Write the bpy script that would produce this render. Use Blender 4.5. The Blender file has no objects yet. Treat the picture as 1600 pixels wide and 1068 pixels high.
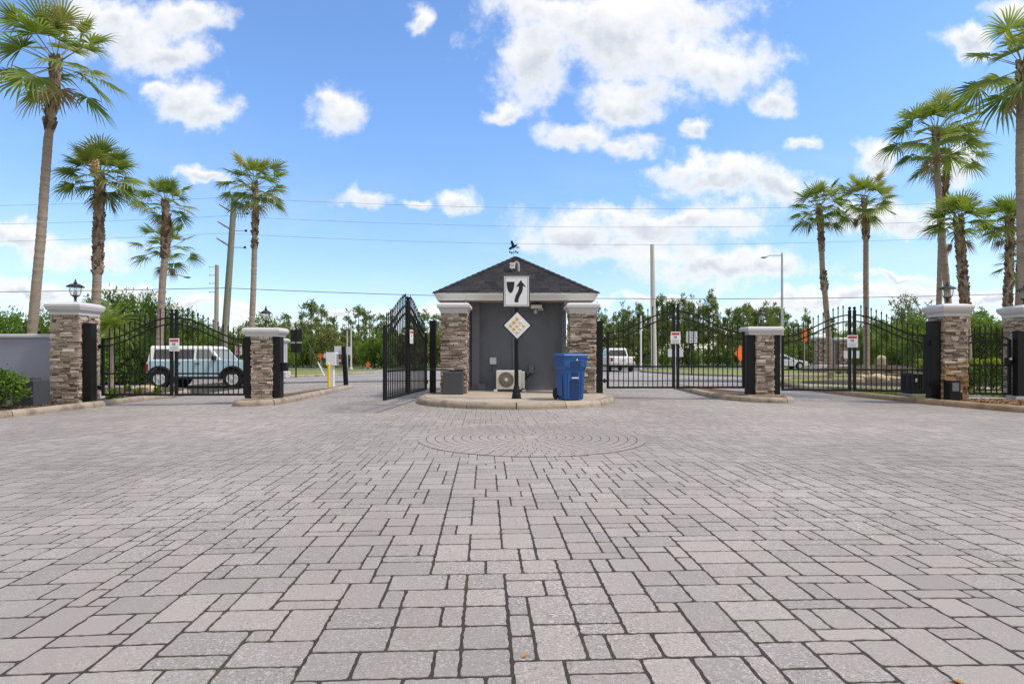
import bpy, bmesh, math, random
import numpy as np
from mathutils import Vector, Matrix
PI = math.pi
R = math.radians
S = bpy.context.scene
COL = S.collection

# ------------------------------------------------------------------ camera
cam_d = bpy.data.cameras.new('camera')
cam = bpy.data.objects.new('camera', cam_d); COL.objects.link(cam)
cam.location = (0, 0, 1.2); cam.rotation_euler = (PI/2, 0, 0)
cam_d.sensor_width = 36; cam_d.lens = 20.25; cam_d.shift_y = 0.01375
cam_d.clip_start = 0.05; cam_d.clip_end = 3000
S.camera = cam

# ------------------------------------------------------------------ light
SUN_EL, SUN_AZ = 56.0, 103.0          # azimuth clockwise from +Y (the view direction)
S.view_settings.view_transform = 'Standard'; S.view_settings.look = 'None'
S.view_settings.exposure = 1.30; S.view_settings.gamma = 1.0
sd = bpy.data.lights.new('sun', 'SUN'); sd.energy = 1.5; sd.angle = R(11); sd.color = (1, .915, .80)
sun = bpy.data.objects.new('sun', sd); COL.objects.link(sun)
_d = Vector((math.cos(R(SUN_EL))*math.sin(R(SUN_AZ)), math.cos(R(SUN_EL))*math.cos(R(SUN_AZ)), math.sin(R(SUN_EL))))
sun.rotation_euler = _d.to_track_quat('Z', 'Y').to_euler()

# ------------------------------------------------------------------ sky with clouds, laid out by direction
W = bpy.data.worlds.new('World'); S.world = W; W.use_nodes = True
nt = W.node_tree; nt.nodes.clear()
def N(t, **k):
    n = nt.nodes.new(t)
    for a, b in k.items(): setattr(n, a, b)
    return n
def put(sock, v):
    if v is None: return
    if hasattr(v, 'is_output') or isinstance(v, bpy.types.NodeSocket): nt.links.new(v, sock)
    else: sock.default_value = v
def mth(op, a, b=None, c=None, clamp=False):
    n = N('ShaderNodeMath', operation=op, use_clamp=clamp)
    for i, v in enumerate((a, b, c)): put(n.inputs[i], v)
    return n.outputs[0]
def vec(op, a, b=None, out=0, scale=None):
    n = N('ShaderNodeVectorMath', operation=op)
    put(n.inputs[0], a); put(n.inputs[1], b)
    if scale is not None: put(n.inputs['Scale'], scale)
    return n.outputs[out]
def rng(v, a, b, c=0., d=1., smooth=True):
    n = N('ShaderNodeMapRange', interpolation_type='SMOOTHSTEP' if smooth else 'LINEAR')
    for i, q in enumerate((v, a, b, c, d)): put(n.inputs[i], q)
    return n.outputs[0]
def noise(v, sc, det=4, rough=.55, out=0):
    n = N('ShaderNodeTexNoise'); put(n.inputs['Vector'], v)
    n.inputs['Scale'].default_value = sc; n.inputs['Detail'].default_value = det; n.inputs['Roughness'].default_value = rough
    return n.outputs[out]
def mixc(f, a, b, mode='MIX'):
    n = N('ShaderNodeMix', data_type='RGBA', blend_type=mode)
    put(n.inputs[0], f); put(n.inputs[6], a); put(n.inputs[7], b)
    return n.outputs[2]
dirv = N('ShaderNodeTexCoord').outputs['Generated']
sp = N('ShaderNodeSeparateXYZ'); put(sp.inputs[0], dirv)
yy = mth('MAXIMUM', sp.outputs[1], .06)
cu = N('ShaderNodeCombineXYZ')
put(cu.inputs[0], mth('DIVIDE', sp.outputs[0], yy)); put(cu.inputs[1], mth('DIVIDE', sp.outputs[2], yy))
uv0 = cu.outputs[0]
w1 = vec('SUBTRACT', noise(uv0, 7, 3, .55, 1), (.5, .5, .5))
w2 = vec('SUBTRACT', noise(uv0, 26, 3, .6, 1), (.5, .5, .5))
uv = vec('ADD', vec('ADD', uv0, vec('SCALE', w1, scale=.11)), vec('SCALE', w2, scale=.035))
def deg(px, py): return ((px-800)/900, (556-py)/900)
CLOUDS = [(215,50,95,52),(290,20,70,30),(165,20,70,36),(275,75,58,34),(300,150,52,34),(330,178,40,26),(262,128,26,18),(528,165,44,42),(516,138,30,18),(655,28,20,30),
 (960,55,190,75),(835,100,55,75),(1110,95,120,55),(1205,148,42,26),(850,25,100,45),(785,165,38,20),(985,150,90,36),(1000,10,200,40),
 (905,205,62,27),(985,218,42,20),(1085,200,18,15),(1247,232,22,15),(1130,278,95,30),(1225,300,70,32),(1065,262,50,24),
 (1000,352,185,38),(1090,345,125,28),(900,370,90,30),(1120,420,170,28),(1000,395,150,28),(960,338,110,26),(575,308,42,20),(712,315,32,19),(650,318,26,12),
 (1500,78,38,26),(1520,60,30,20),(1365,240,38,26),(1390,330,90,32),(1440,350,60,18),(1500,245,50,28),(1580,20,50,20),
 (30,372,70,24),(130,396,95,26),(50,456,100,20),(210,458,90,15),(300,474,110,16),(320,270,36,14),
 (1480,464,170,15),(1260,470,160,14),(450,492,170,9),(1050,470,120,10),(1400,440,70,10),(700,480,120,8)]
D = None; WS = None; SS = None
for (px, py, rx, ry) in CLOUDS:
    c = deg(px, py)
    rel = vec('MULTIPLY', vec('SUBTRACT', uv, (c[0], c[1], 0)), (900/rx, 900/ry, 0))
    m = mth('SUBTRACT', 1.0, vec('LENGTH', rel, out=1))
    D = m if D is None else mth('SMOOTH_MAX', D, m, .25)
    w = mth('MAXIMUM', mth('ADD', m, .35), 0.0)
    ry_ = N('ShaderNodeSeparateXYZ'); put(ry_.inputs[0], rel)
    WS = w if WS is None else mth('ADD', WS, w)
    SS = mth('MULTIPLY', w, ry_.outputs[1]) if SS is None else mth('MULTIPLY_ADD', w, ry_.outputs[1], SS)
fb = noise(uv0, 15, 8, .66)
fb2 = noise(uv0, 5.5, 6, .6)
dens = mth('ADD', mth('ADD', D, mth('MULTIPLY', mth('SUBTRACT', fb, .5), 2.1)), mth('MULTIPLY', mth('SUBTRACT', fb2, .5), .9))
veil = mth('MULTIPLY', rng(noise(vec('MULTIPLY', uv0, (2.2, 7., 1.)), 1.3, 6, .6), .42, .78), rng(sp.outputs[2], .42, .06, 0., .26))
front = rng(dens, -.30, .64)
gen = noise(vec('MULTIPLY', dirv, (1, 1, 2.2)), 2.6, 6, .6)
back = rng(gen, .34, .54)
isf = rng(sp.outputs[1], .18, .34)
front = mth('MAXIMUM', front, veil)
alpha = mth('ADD', mth('MULTIPLY', front, isf), mth('MULTIPLY', back, mth('SUBTRACT', 1.0, isf)))
alpha = mth('MULTIPLY', alpha, rng(sp.outputs[2], .0, .05))
shade = mth('DIVIDE', SS, mth('ADD', WS, .02))
bright = rng(mth('ADD', shade, mth('MULTIPLY', mth('SUBTRACT', noise(uv0, 9, 5, .6), .5), 2.2)), -.55, .50)
core = rng(dens, .15, .95)
sky = N('ShaderNodeTexSky', sky_type='NISHITA', sun_disc=False, sun_elevation=R(SUN_EL), sun_rotation=R(SUN_AZ))
sky.air_density = 1.0; sky.dust_density = .25; sky.ozone_density = 2.4; sky.altitude = 20
CL = 3.05
ccol = mixc(mth('MULTIPLY', mth('SUBTRACT', 1.0, bright), core), (CL*1.06, CL*1.06, CL*1.06, 1), (CL*.66, CL*.72, CL*.80, 1))
skyc = mixc(1.0, sky.outputs[0], mixc(rng(sp.outputs[2], .0, .42), (.53, .545, .60, 1), (.56, .67, .79, 1)), 'MULTIPLY')
ccol = mixc(isf, (CL*1.10, CL*1.04, CL*.96, 1), ccol)
fin = mixc(mth('MULTIPLY', alpha, .96), skyc, ccol)
bg = N('ShaderNodeBackground'); put(bg.inputs[0], fin); bg.inputs[1].default_value = .13
put(N('ShaderNodeOutputWorld').inputs[0], bg.outputs[0])
W.cycles.sampling_method = 'MANUAL'; W.cycles.sample_map_resolution = 512

# ------------------------------------------------------------------ helpers
def gz(x, y=0):                       # the paved court is crowned: it falls towards both sides
    a = abs(x)
    t = min(1., max(0., (a-1.5)/10.))
    return -(.15 if x < 0 else .10)*t
def X(px, Y): return (px-800)*Y/900
def Z(py, Y): return 1.2+(556-py)*Y/900

class MB:
    def __init__(s): s.v = []; s.f = []; s.m = []; s.t = []
    def add(s, vs, fs, mi=0, t=.5):
        o = len(s.v); s.v += [tuple(p) for p in vs]
        for f in fs: s.f.append(tuple(i+o for i in f)); s.m.append(mi); s.t.append(t)
        return s
    def box(s, x0, x1, y0, y1, z0, z1, mi=0, t=.5):
        return s.add([(x0,y0,z0),(x1,y0,z0),(x1,y1,z0),(x0,y1,z0),(x0,y0,z1),(x1,y0,z1),(x1,y1,z1),(x0,y1,z1)],
              [(3,2,1,0),(4,5,6,7),(0,1,5,4),(1,2,6,5),(2,3,7,6),(3,0,4,7)], mi, t)
    def obox(s, c, size, M=None, mi=0, t=.5):
        h = [q/2 for q in size]; vs = []
        for z in (-1, 1):
            for (a, b) in ((-1,-1),(1,-1),(1,1),(-1,1)):
                p = Vector((a*h[0], b*h[1], z*h[2]))
                if M is not None: p = M @ p
                vs.append(p+Vector(c))
        return s.add(vs, [(3,2,1,0),(4,5,6,7),(0,1,5,4),(1,2,6,5),(2,3,7,6),(3,0,4,7)], mi, t)
    def tube(s, pts, rad, n=8, mi=0, t=.5, cap=True, square=False):
        pts = [Vector(p) for p in pts]; k = len(pts)
        if not hasattr(rad, '__len__'): rad = [rad]*k
        rings = []; up0 = None
        for i in range(k):
            d = (pts[min(i+1,k-1)]-pts[max(i-1,0)])
            d = d.normalized() if d.length > 1e-9 else Vector((0,0,1))
            if up0 is None:
                up0 = Vector((0,1,0)) if abs(d.y) < .8 else Vector((1,0,0))
            a = d.cross(up0)
            a = a.normalized() if a.length > 1e-6 else d.orthogonal().normalized()
            b = d.cross(a).normalized()
            ph = PI/n if square else 0
            rr = rad[i]*(1/math.cos(PI/n) if square else 1)
            rings.append([pts[i]+rr*(math.cos(2*PI*j/n+ph)*a+math.sin(2*PI*j/n+ph)*b) for j in range(n)])
        vs = [p for r in rings for p in r]; fs = []
        for i in range(k-1):
            for j in range(n):
                fs.append((i*n+j, i*n+(j+1)%n, (i+1)*n+(j+1)%n, (i+1)*n+j))
        if cap: fs.append(tuple(range(n-1,-1,-1))); fs.append(tuple((k-1)*n+j for j in range(n)))
        return s.add(vs, fs, mi, t)
    def lathe(s, prof, c=(0,0,0), n=16, mi=0, t=.5, axis='z'):
        vs = []; fs = []; k = len(prof)
        for (r, z) in prof:
            for j in range(n):
                a = 2*PI*j/n
                p = (r*math.cos(a), r*math.sin(a), z)
                if axis == 'y': p = (p[0], p[2], p[1])
                vs.append((c[0]+p[0], c[1]+p[1], c[2]+p[2]))
        for i in range(k-1):
            for j in range(n):
                fs.append((i*n+j, i*n+(j+1)%n, (i+1)*n+(j+1)%n, (i+1)*n+j))
        fs.append(tuple(range(n-1,-1,-1))); fs.append(tuple((k-1)*n+j for j in range(n)))
        return s.add(vs, fs, mi, t)
    def loft(s, prof, c=(0,0,0), mi=0, t=.5, M=None):      # prof: (hx, hy, z[, ox, oy])
        vs = []; fs = []; k = len(prof)
        for q in prof:
            hx, hy, z = q[:3]; ox, oy = (q[3], q[4]) if len(q) > 3 else (0, 0)
            for (a, b) in ((-1,-1),(1,-1),(1,1),(-1,1)):
                p = Vector((a*hx+ox, b*hy+oy, z))
                if M is not None: p = M @ p
                vs.append(p+Vector(c))
        for i in range(k-1):
            for j in range(4): fs.append((i*4+j, i*4+(j+1)%4, (i+1)*4+(j+1)%4, (i+1)*4+j))
        fs.append((3,2,1,0)); fs.append(tuple((k-1)*4+j for j in range(4)))
        return s.add(vs, fs, mi, t)
    def prism(s, poly, a, b, axis='y', mi=0, t=.5, inset=0):  # polygon in the plane across axis, from a to b
        n = len(poly)
        def P(u, v, w): return (u, w, v) if axis == 'y' else ((u, v, w) if axis == 'z' else (w, u, v))
        vs = [P(u, v, a) for (u, v) in poly]+[P(u, v, b) for (u, v) in poly]
        fs = [tuple(range(n)), tuple(range(2*n-1, n-1, -1))]
        for i in range(n): fs.append((i, n+i, n+(i+1)%n, (i+1)%n))
        return s.add(vs, fs, mi, t)
    def build(s, name, mats, parent=None, smooth=False, bevel=0, seg=2, loc=None, fixn=True):
        me = bpy.data.meshes.new(name); me.from_pydata(s.v, [], s.f)
        if not isinstance(mats, (list, tuple)): mats = [mats]
        for m in mats: me.materials.append(m)
        if len(mats) > 1: me.polygons.foreach_set('material_index', s.m)
        at = me.attributes.new('tint', 'FLOAT', 'FACE'); at.data.foreach_set('value', s.t)
        me.update()
        if fixn and len(s.f) < 30000:
            bm = bmesh.new(); bm.from_mesh(me); bmesh.ops.recalc_face_normals(bm, faces=bm.faces); bm.to_mesh(me); bm.free()
        if smooth:
            me.polygons.foreach_set('use_smooth', [True]*len(me.polygons))
        o = bpy.data.objects.new(name, me); COL.objects.link(o)
        if parent is not None: o.parent = parent
        if loc is not None: o.location = loc
        if bevel:
            md = o.modifiers.new('bevel', 'BEVEL'); md.width = bevel; md.segments = seg; md.limit_method = 'ANGLE'; md.angle_limit = R(35)
            md.harden_normals = False
        if smooth:
            try: me.set_sharp_from_angle(angle=R(38))
            except Exception: pass
        return o
def tag(o, label=None, cat=None, group=None, kind=None):
    if label: o['label'] = label
    if cat: o['category'] = cat
    if group: o['group'] = group
    if kind: o['kind'] = kind
    return o
def thing(name, label, cat, loc=(0,0,0), rz=0, group=None):
    o = bpy.data.objects.new(name, None); COL.objects.link(o); o.empty_display_size = .2
    o.location = loc; o.rotation_euler = (0, 0, rz)
    return tag(o, label, cat, group)
def copy_tree(o, parent=None):
    c = o.copy(); COL.objects.link(c)
    if parent is not None: c.parent = parent
    for ch in list(o.children): copy_tree(ch, c)
    return c

# ------------------------------------------------------------------ materials
def newmat(name):
    m = bpy.data.materials.new(name); m.use_nodes = True
    t = m.node_tree; b = t.nodes['Principled BSDF']
    return m, t, b
def mat(name, col, rough=.6, metal=0., nscale=0, namt=.2, bump=0., bscale=60., tint=0., spec=.4, coat=0., ramp=None, nscale2=0, col2=None, lo=.4, hi=.6, stretch=None):
    m, t, b = newmat(name); L = t.links.new
    b.inputs['Roughness'].default_value = rough; b.inputs['Metallic'].default_value = metal
    b.inputs['Specular IOR Level'].default_value = spec; b.inputs['Coat Weight'].default_value = coat
    c4 = (*col, 1)
    tc = t.nodes.new('ShaderNodeTexCoord'); co = tc.outputs['Object']
    if stretch:
        mp = t.nodes.new('ShaderNodeMapping'); mp.inputs['Scale'].default_value = stretch; L(co, mp.inputs[0]); co = mp.outputs[0]
    src = None
    if ramp:
        at = t.nodes.new('ShaderNodeAttribute'); at.attribute_name = 'tint'
        cr = t.nodes.new('ShaderNodeValToRGB'); L(at.outputs['Fac'], cr.inputs[0])
        el = cr.color_ramp.elements
        while len(el) < len(ramp): el.new(.5)
        for i, (p, q) in enumerate(ramp): el[i].position = p; el[i].color = (*q, 1)
        src = cr.outputs[0]
    if col2 is not None:
        nz = t.nodes.new('ShaderNodeTexNoise'); nz.inputs['Scale'].default_value = nscale2; nz.inputs['Detail'].default_value = 6; nz.inputs['Roughness'].default_value = .62
        L(co, nz.inputs['Vector'])
        mr = t.nodes.new('ShaderNodeMapRange'); mr.interpolation_type = 'SMOOTHSTEP'; L(nz.outputs[0], mr.inputs[0]); mr.inputs[1].default_value = lo; mr.inputs[2].default_value = hi
        mx = t.nodes.new('ShaderNodeMix'); mx.data_type = 'RGBA'; L(mr.outputs[0], mx.inputs[0])
        if src is None: mx.inputs[6].default_value = c4
        else: L(src, mx.inputs[6])
        mx.inputs[7].default_value = (*col2, 1); src = mx.outputs[2]
    val = None
    def addv(o, amt):
        nonlocal val
        a = t.nodes.new('ShaderNodeMath'); a.operation = 'MULTIPLY_ADD'; L(o, a.inputs[0]); a.inputs[1].default_value = 2*amt
        if val is None: a.inputs[2].default_value = 1-amt; val = a.outputs[0]
        else:
            a.inputs[2].default_value = 1-amt
            q = t.nodes.new('ShaderNodeMath'); q.operation = 'MULTIPLY'; L(val, q.inputs[0]); L(a.outputs[0], q.inputs[1]); val = q.outputs[0]
    if nscale:
        nz = t.nodes.new('ShaderNodeTexNoise'); nz.inputs['Scale'].default_value = nscale; nz.inputs['Detail'].default_value = 5; nz.inputs['Roughness'].default_value = .65
        L(co, nz.inputs['Vector']); addv(nz.outputs[0], namt)
    if tint:
        at = t.nodes.new('ShaderNodeAttribute'); at.attribute_name = 'tint'; addv(at.outputs['Fac'], tint)
    if val is not None:
        sc = t.nodes.new('ShaderNodeVectorMath'); sc.operation = 'SCALE'
        if src is None: sc.inputs[0].default_value = col
        else: L(src, sc.inputs[0])
        L(val, sc.inputs['Scale']); src = sc.outputs[0]
    if src is None: b.inputs['Base Color'].default_value = c4
    else: L(src, b.inputs['Base Color'])
    if bump:
        nz = t.nodes.new('ShaderNodeTexNoise'); nz.inputs['Scale'].default_value = bscale; nz.inputs['Detail'].default_value = 4
        L(co, nz.inputs['Vector'])
        bp = t.nodes.new('ShaderNodeBump'); bp.inputs['Strength'].default_value = bump; bp.inputs['Distance'].default_value = .02
        L(nz.outputs[0], bp.inputs['Height']); L(bp.outputs[0], b.inputs['Normal'])
    return m
def leafmat(name, ramp, trans=.35, rough=.55, nsc=.6):
    m = bpy.data.materials.new(name); m.use_nodes = True; t = m.node_tree; t.nodes.clear(); L = t.links.new
    at = t.nodes.new('ShaderNodeAttribute'); at.attribute_name = 'tint'
    cr = t.nodes.new('ShaderNodeValToRGB'); L(at.outputs['Fac'], cr.inputs[0]); el = cr.color_ramp.elements
    while len(el) < len(ramp): el.new(.5)
    for i, (p, q) in enumerate(ramp): el[i].position = p; el[i].color = (*q, 1)
    b = t.nodes.new('ShaderNodeBsdfPrincipled'); b.inputs['Roughness'].default_value = rough; b.inputs['Specular IOR Level'].default_value = .3
    L(cr.outputs[0], b.inputs['Base Color'])
    tr = t.nodes.new('ShaderNodeBsdfTranslucent')
    g = t.nodes.new('ShaderNodeMix'); g.data_type = 'RGBA'; g.blend_type = 'MULTIPLY'; g.inputs[0].default_value = 1; L(cr.outputs[0], g.inputs[6]); g.inputs[7].default_value = (1.5, 1.6, .7, 1)
    L(g.outputs[2], tr.inputs[0])
    mx = t.nodes.new('ShaderNodeMixShader'); mx.inputs[0].default_value = trans; L(b.outputs[0], mx.inputs[1]); L(tr.outputs[0], mx.inputs[2])
    L(mx.outputs[0], t.nodes.new('ShaderNodeOutputMaterial').inputs[0])
    return m
def glassmat(name, col, alpha):                   # thin pane: part mirror, part clear
    m = bpy.data.materials.new(name); m.use_nodes = True; t = m.node_tree; t.nodes.clear(); L = t.links.new
    tr = t.nodes.new('ShaderNodeBsdfTransparent'); tr.inputs[0].default_value = (*col, 1)
    gl = t.nodes.new('ShaderNodeBsdfGlossy'); gl.inputs['Roughness'].default_value = .05
    mx = t.nodes.new('ShaderNodeMixShader'); mx.inputs[0].default_value = alpha
    L(tr.outputs[0], mx.inputs[1]); L(gl.outputs[0], mx.inputs[2]); L(mx.outputs[0], t.nodes.new('ShaderNodeOutputMaterial').inputs[0])
    return m

def paver_mat():
    m, t, b = newmat('paver'); L = t.links.new; n = t.nodes.new
    b.inputs['Roughness'].default_value = .85; b.inputs['Specular IOR Level'].default_value = .25
    co = n('ShaderNodeTexCoord').outputs['Object']
    at = n('ShaderNodeAttribute'); at.attribute_name = 'tint'
    cr = n('ShaderNodeValToRGB'); L(at.outputs['Fac'], cr.inputs[0]); el = cr.color_ramp.elements
    for p in (.35, .7): el.new(p)
    for e, (p, c) in zip(el, ((0, (.262, .235, .219)), (.35, (.300, .268, .248)), (.7, (.316, .282, .260)), (1, (.360, .320, .294)))):
        e.position = p; e.color = (*c, 1)
    def nz(sc, det=4, ro=.6):
        q = n('ShaderNodeTexNoise'); q.inputs['Scale'].default_value = sc; q.inputs['Detail'].default_value = det; q.inputs['Roughness'].default_value = ro; L(co, q.inputs[0]); return q.outputs[0]
    def mr(v, a, b_, c=0, d=1):
        q = n('ShaderNodeMapRange'); L(v, q.inputs[0])
        for i, k in enumerate((a, b_, c, d)): q.inputs[i+1].default_value = k
        return q.outputs[0]
    def mx(f, a, c, mode='MIX'):
        q = n('ShaderNodeMix'); q.data_type = 'RGBA'; q.blend_type = mode
        if isinstance(f, float): q.inputs[0].default_value = f
        else: L(f, q.inputs[0])
        L(a, q.inputs[6])
        if isinstance(c, tuple): q.inputs[7].default_value = (*c, 1)
        else: L(c, q.inputs[7])
        return q.outputs[2]
    def mul(a, c):
        q = n('ShaderNodeMath'); q.operation = 'MULTIPLY'; L(a, q.inputs[0])
        if isinstance(c, float): q.inputs[1].default_value = c
        else: L(c, q.inputs[1])
        return q.outputs[0]
    worn = mr(nz(.55, 5, .7), .36, .60)                      # where the face has worn to the aggregate
    fine = nz(150, 3, .7)
    vo = n('ShaderNodeTexVoronoi'); vo.inputs['Scale'].default_value = 120; L(co, vo.inputs[0])
    spk = n('ShaderNodeSeparateColor'); L(vo.outputs['Color'], spk.inputs[0])
    pale = mul(mr(spk.outputs[0], .72, .9), worn); dark = mul(mr(spk.outputs[1], .80, .92), worn)
    c = mx(mul(pale, .75), cr.outputs[0], (.56, .53, .50))
    c = mx(mul(dark, .78), c, (.13, .115, .105))
    c = mx(mul(mr(fine, .35, .7), .35), c, (.42, .39, .375))
    pit = mul(mr(nz(38, 2, .5), .69, .76), mr(worn, .2, 1.))
    c = mx(mul(pit, .75), c, (.06, .052, .045))
    st = mr(nz(.23, 4, .6), .33, .72, .78, 1.12)
    q = n('ShaderNodeVectorMath'); q.operation = 'SCALE'; L(c, q.inputs[0]); L(st, q.inputs['Scale'])
    stain = mul(mr(nz(1.1, 6, .68), .60, .78), mr(nz(.16, 3, .5), .42, .6))      # oil, tyre and damp marks
    out = mx(mul(stain, .55), q.outputs[0], (.15, .135, .115))
    moss = mul(mr(nz(2.4, 5, .7), .66, .80), .30)
    out = mx(moss, out, (.17, .155, .10))
    L(out, b.inputs['Base Color'])
    bp = n('ShaderNodeBump'); bp.inputs['Strength'].default_value = .35; bp.inputs['Distance'].default_value = .004
    L(nz(170, 3, .7), bp.inputs['Height']); L(bp.outputs[0], b.inputs['Normal'])
    return m
M_PAVER = paver_mat()
M_JOINT = mat('joint', (.042, .036, .030), .95, nscale=30, namt=.5, bump=.5, bscale=120, col2=(.06, .065, .03), nscale2=1.2, lo=.5, hi=.7)
M_KERB = mat('kerb_concrete', (.34, .285, .225), .9, nscale=5, namt=.22, bump=.3, bscale=90, col2=(.185, .155, .122), nscale2=3.0, lo=.46, hi=.70, tint=.14)
M_KERB2 = mat('brown_kerb', (.31, .225, .14), .9, nscale=5, namt=.25, bump=.3, bscale=90, col2=(.22, .15, .09), nscale2=3.0, lo=.42, hi=.66, tint=.16)  # darker, browner concrete for the right outer kerb
M_ISL = mat('island_concrete', (.38, .325, .265), .9, nscale=3, namt=.18, bump=.2, bscale=80, col2=(.27, .225, .18), nscale2=1.3, lo=.5, hi=.72)
M_ROAD = mat('road_surface', (.30, .285, .275), .9, nscale=25, namt=.18, col2=(.24, .225, .215), nscale2=.35, lo=.42, hi=.65)
M_STREET = mat('asphalt', (.13, .127, .125), .9, nscale=20, namt=.2)
M_WALK = mat('walkway_concrete', (.44, .38, .30), .9, nscale=4, namt=.15, col2=(.34, .26, .17), nscale2=1.2, lo=.45, hi=.7)
M_GRASS = mat('lawn', (.175, .215, .045), .9, nscale=8, namt=.35, col2=(.24, .225, .075), nscale2=.7, lo=.5, hi=.75, bump=.6, bscale=60)
M_FIELD = mat('rough_grass', (.075, .11, .03), .95, nscale=3, namt=.4, col2=(.13, .12, .055), nscale2=.15, lo=.45, hi=.65)
M_MULCH = mat('mulch', (.060, .038, .026), .95, nscale=55, namt=.7, bump=1., bscale=45, col2=(.12, .08, .055), nscale2=14, lo=.5, hi=.7)
M_SOIL = mat('leaf_litter', (.16, .085, .04), .95, nscale=55, namt=.6, bump=1., bscale=45, col2=(.09, .055, .03), nscale2=9, lo=.45, hi=.65)
M_STONE = mat('ledgestone', (.3, .25, .2), .85, nscale=14, namt=.38, bump=.6, bscale=40,
    ramp=[(0, (.125, .092, .068)), (.22, (.235, .182, .142)), (.5, (.355, .285, .228)), (.75, (.445, .368, .302)), (1, (.60, .52, .435))])
M_STONE_RUST = mat('rust_stained_ledgestone', (.3, .2, .1), .85, nscale=14, namt=.38, bump=.6, bscale=40,
    ramp=[(0, (.10, .06, .035)), (.3, (.24, .14, .065)), (.6, (.36, .22, .10)), (1, (.50, .36, .21))])
M_GAP = mat('stone_gap', (.035, .028, .024), .95)
M_CAP = mat('painted_stucco', (.53, .525, .53), .75, nscale=6, namt=.06, bump=.1, bscale=140)
M_BLACK = mat('black_powder_coat', (.009, .009, .0095), .5, nscale=8, namt=.3, spec=.22)
M_IRON = mat('bronze_black_iron', (.018, .016, .015), .5, spec=.5, nscale=20, namt=.3)
M_WALLG = mat('grey_hut_stucco', (.150, .161, .187), .82, nscale=2.5, namt=.12, bump=.9, bscale=90, col2=(.120, .128, .148), nscale2=2.2, lo=.45, hi=.7, stretch=(1, 1, .45))
M_TRIMG = mat('grey_trim_paint', (.145, .155, .178), .55, nscale=4, namt=.08)
M_FENCEW = mat('grey_wall_paint', (.25, .27, .33), .85, nscale=3, namt=.09, bump=.35, bscale=90)
M_FENCEC = mat('pale_wall_coping', (.44, .45, .48), .85, nscale=5, namt=.1)
M_GUTTER = mat('white_gutter', (.62, .61, .59), .4, nscale=3, namt=.04)
M_SOFFIT = mat('soffit', (.40, .38, .36), .8)
M_SHING = mat('shingle', (.036, .036, .040), .95, nscale=60, namt=.30, tint=.30, bump=.4, bscale=200, spec=.12)
M_WHITE = mat('white_enamel', (.74, .745, .76), .45, nscale=3, namt=.03)
M_SIGNB = mat('sign_black', (.012, .013, .016), .5)
M_SIGNG = mat('sign_frame_grey', (.06, .062, .068), .5)
M_RED = mat('sign_red', (.45, .025, .035), .45)
M_PRINT = mat('grey_print', (.23, .24, .27), .6)
M_BACK = mat('sign_back_black', (.014, .014, .016), .55)
M_PLATE = mat('pale_plate', (.60, .62, .68), .5)
M_AMBER = mat('amber_reflector', (.72, .40, .05), .25, coat=.5)
M_AMBER2 = mat('faded_reflector', (.74, .55, .30), .3, coat=.4)
M_AMBER3 = mat('bleached_reflector', (.72, .66, .52), .3, coat=.4)
M_ORANGE = mat('work_sign_orange', (.85, .16, .02), .5)
M_BLUE = mat('blue_bin_plastic', (.010, .078, .27), .42, nscale=4, namt=.14, spec=.5, bump=.05, bscale=300)
M_BLUE_SHADE = mat('blue_bin_recess_shade', (.006, .028, .115), .5)  # darker copy of the bin blue: recess shade put into the colour
M_RUB = mat('tyre_rubber', (.016, .016, .017), .8, nscale=30, namt=.3)
M_RIM = mat('pale_rim', (.68, .69, .70), .35, metal=.2)
M_PALEB = mat('pale_blue_paint', (.48, .68, .78), .22, coat=.8)
M_CARW = mat('white_car_paint', (.78, .79, .80), .25, coat=.7)
M_GLASSD = mat('tinted_car_glass', (.035, .035, .036), .06, spec=.8)
M_GLASSG = mat('clear_car_glass', (.16, .19, .18), .06, spec=.9)
M_TRIMB = mat('black_plastic_trim', (.02, .02, .021), .6)
M_TAIL = mat('tail_light', (.30, .012, .014), .2, coat=.8)
M_CHROME = mat('bumper_chrome', (.55, .56, .58), .25, metal=.8)
M_ACB = mat('ac_beige', (.66, .645, .60), .5, nscale=5, namt=.05)
M_ACD = mat('ac_coil_dark', (.075, .065, .05), .7, nscale=60, namt=.4)
M_ACR = mat('ac_grille', (.33, .30, .24), .5)
M_GLASS = glassmat('lantern_glass', (.97, .97, .96), .12)
M_CANDLE = mat('candle_sleeve', (.7, .68, .62), .6)
M_OPBOX = mat('operator_cover_grey', (.055, .060, .070), .55, nscale=7, namt=.12)
M_YEL = mat('yellow_bollard', (.72, .50, .02), .5)
M_GALV = mat('galvanised_grey', (.44, .45, .46), .5, metal=.25, nscale=4, namt=.12)
M_CONCP = mat('concrete_pole', (.52, .50, .46), .85, nscale=5, namt=.15)
M_WOODP = mat('treated_pole', (.20, .205, .155), .9, nscale=7, namt=.25, stretch=(6, 6, .4))
M_WOODG = mat('weathered_pole', (.30, .265, .225), .9, nscale=7, namt=.3, stretch=(6, 6, .4))
M_WIRE = mat('wire', (.22, .23, .25), .7)
M_ROCK = mat('tan_boulder', (.46, .37, .25), .9, nscale=4, namt=.3, bump=.8, bscale=12)
M_BARK = mat('bark', (.13, .105, .085), .95, nscale=12, namt=.4, stretch=(4, 4, .6))
M_PALMT = mat('palm_trunk', (.315, .258, .208), .95, nscale=7, namt=.30, bump=.9, bscale=14, stretch=(1.2, 1.2, 7), col2=(.21, .16, .125), nscale2=2.2, lo=.45, hi=.7)
M_BOOT = mat('palm_boot', (.3, .24, .18), .95, ramp=[(0, (.075, .045, .03)), (.5, (.20, .145, .10)), (1, (.42, .35, .28))], nscale=12, namt=.25)
M_PFLOWER = mat('palm_flower_stalk', (.62, .46, .26), .9, nscale=30, namt=.3, tint=.3)
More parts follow.
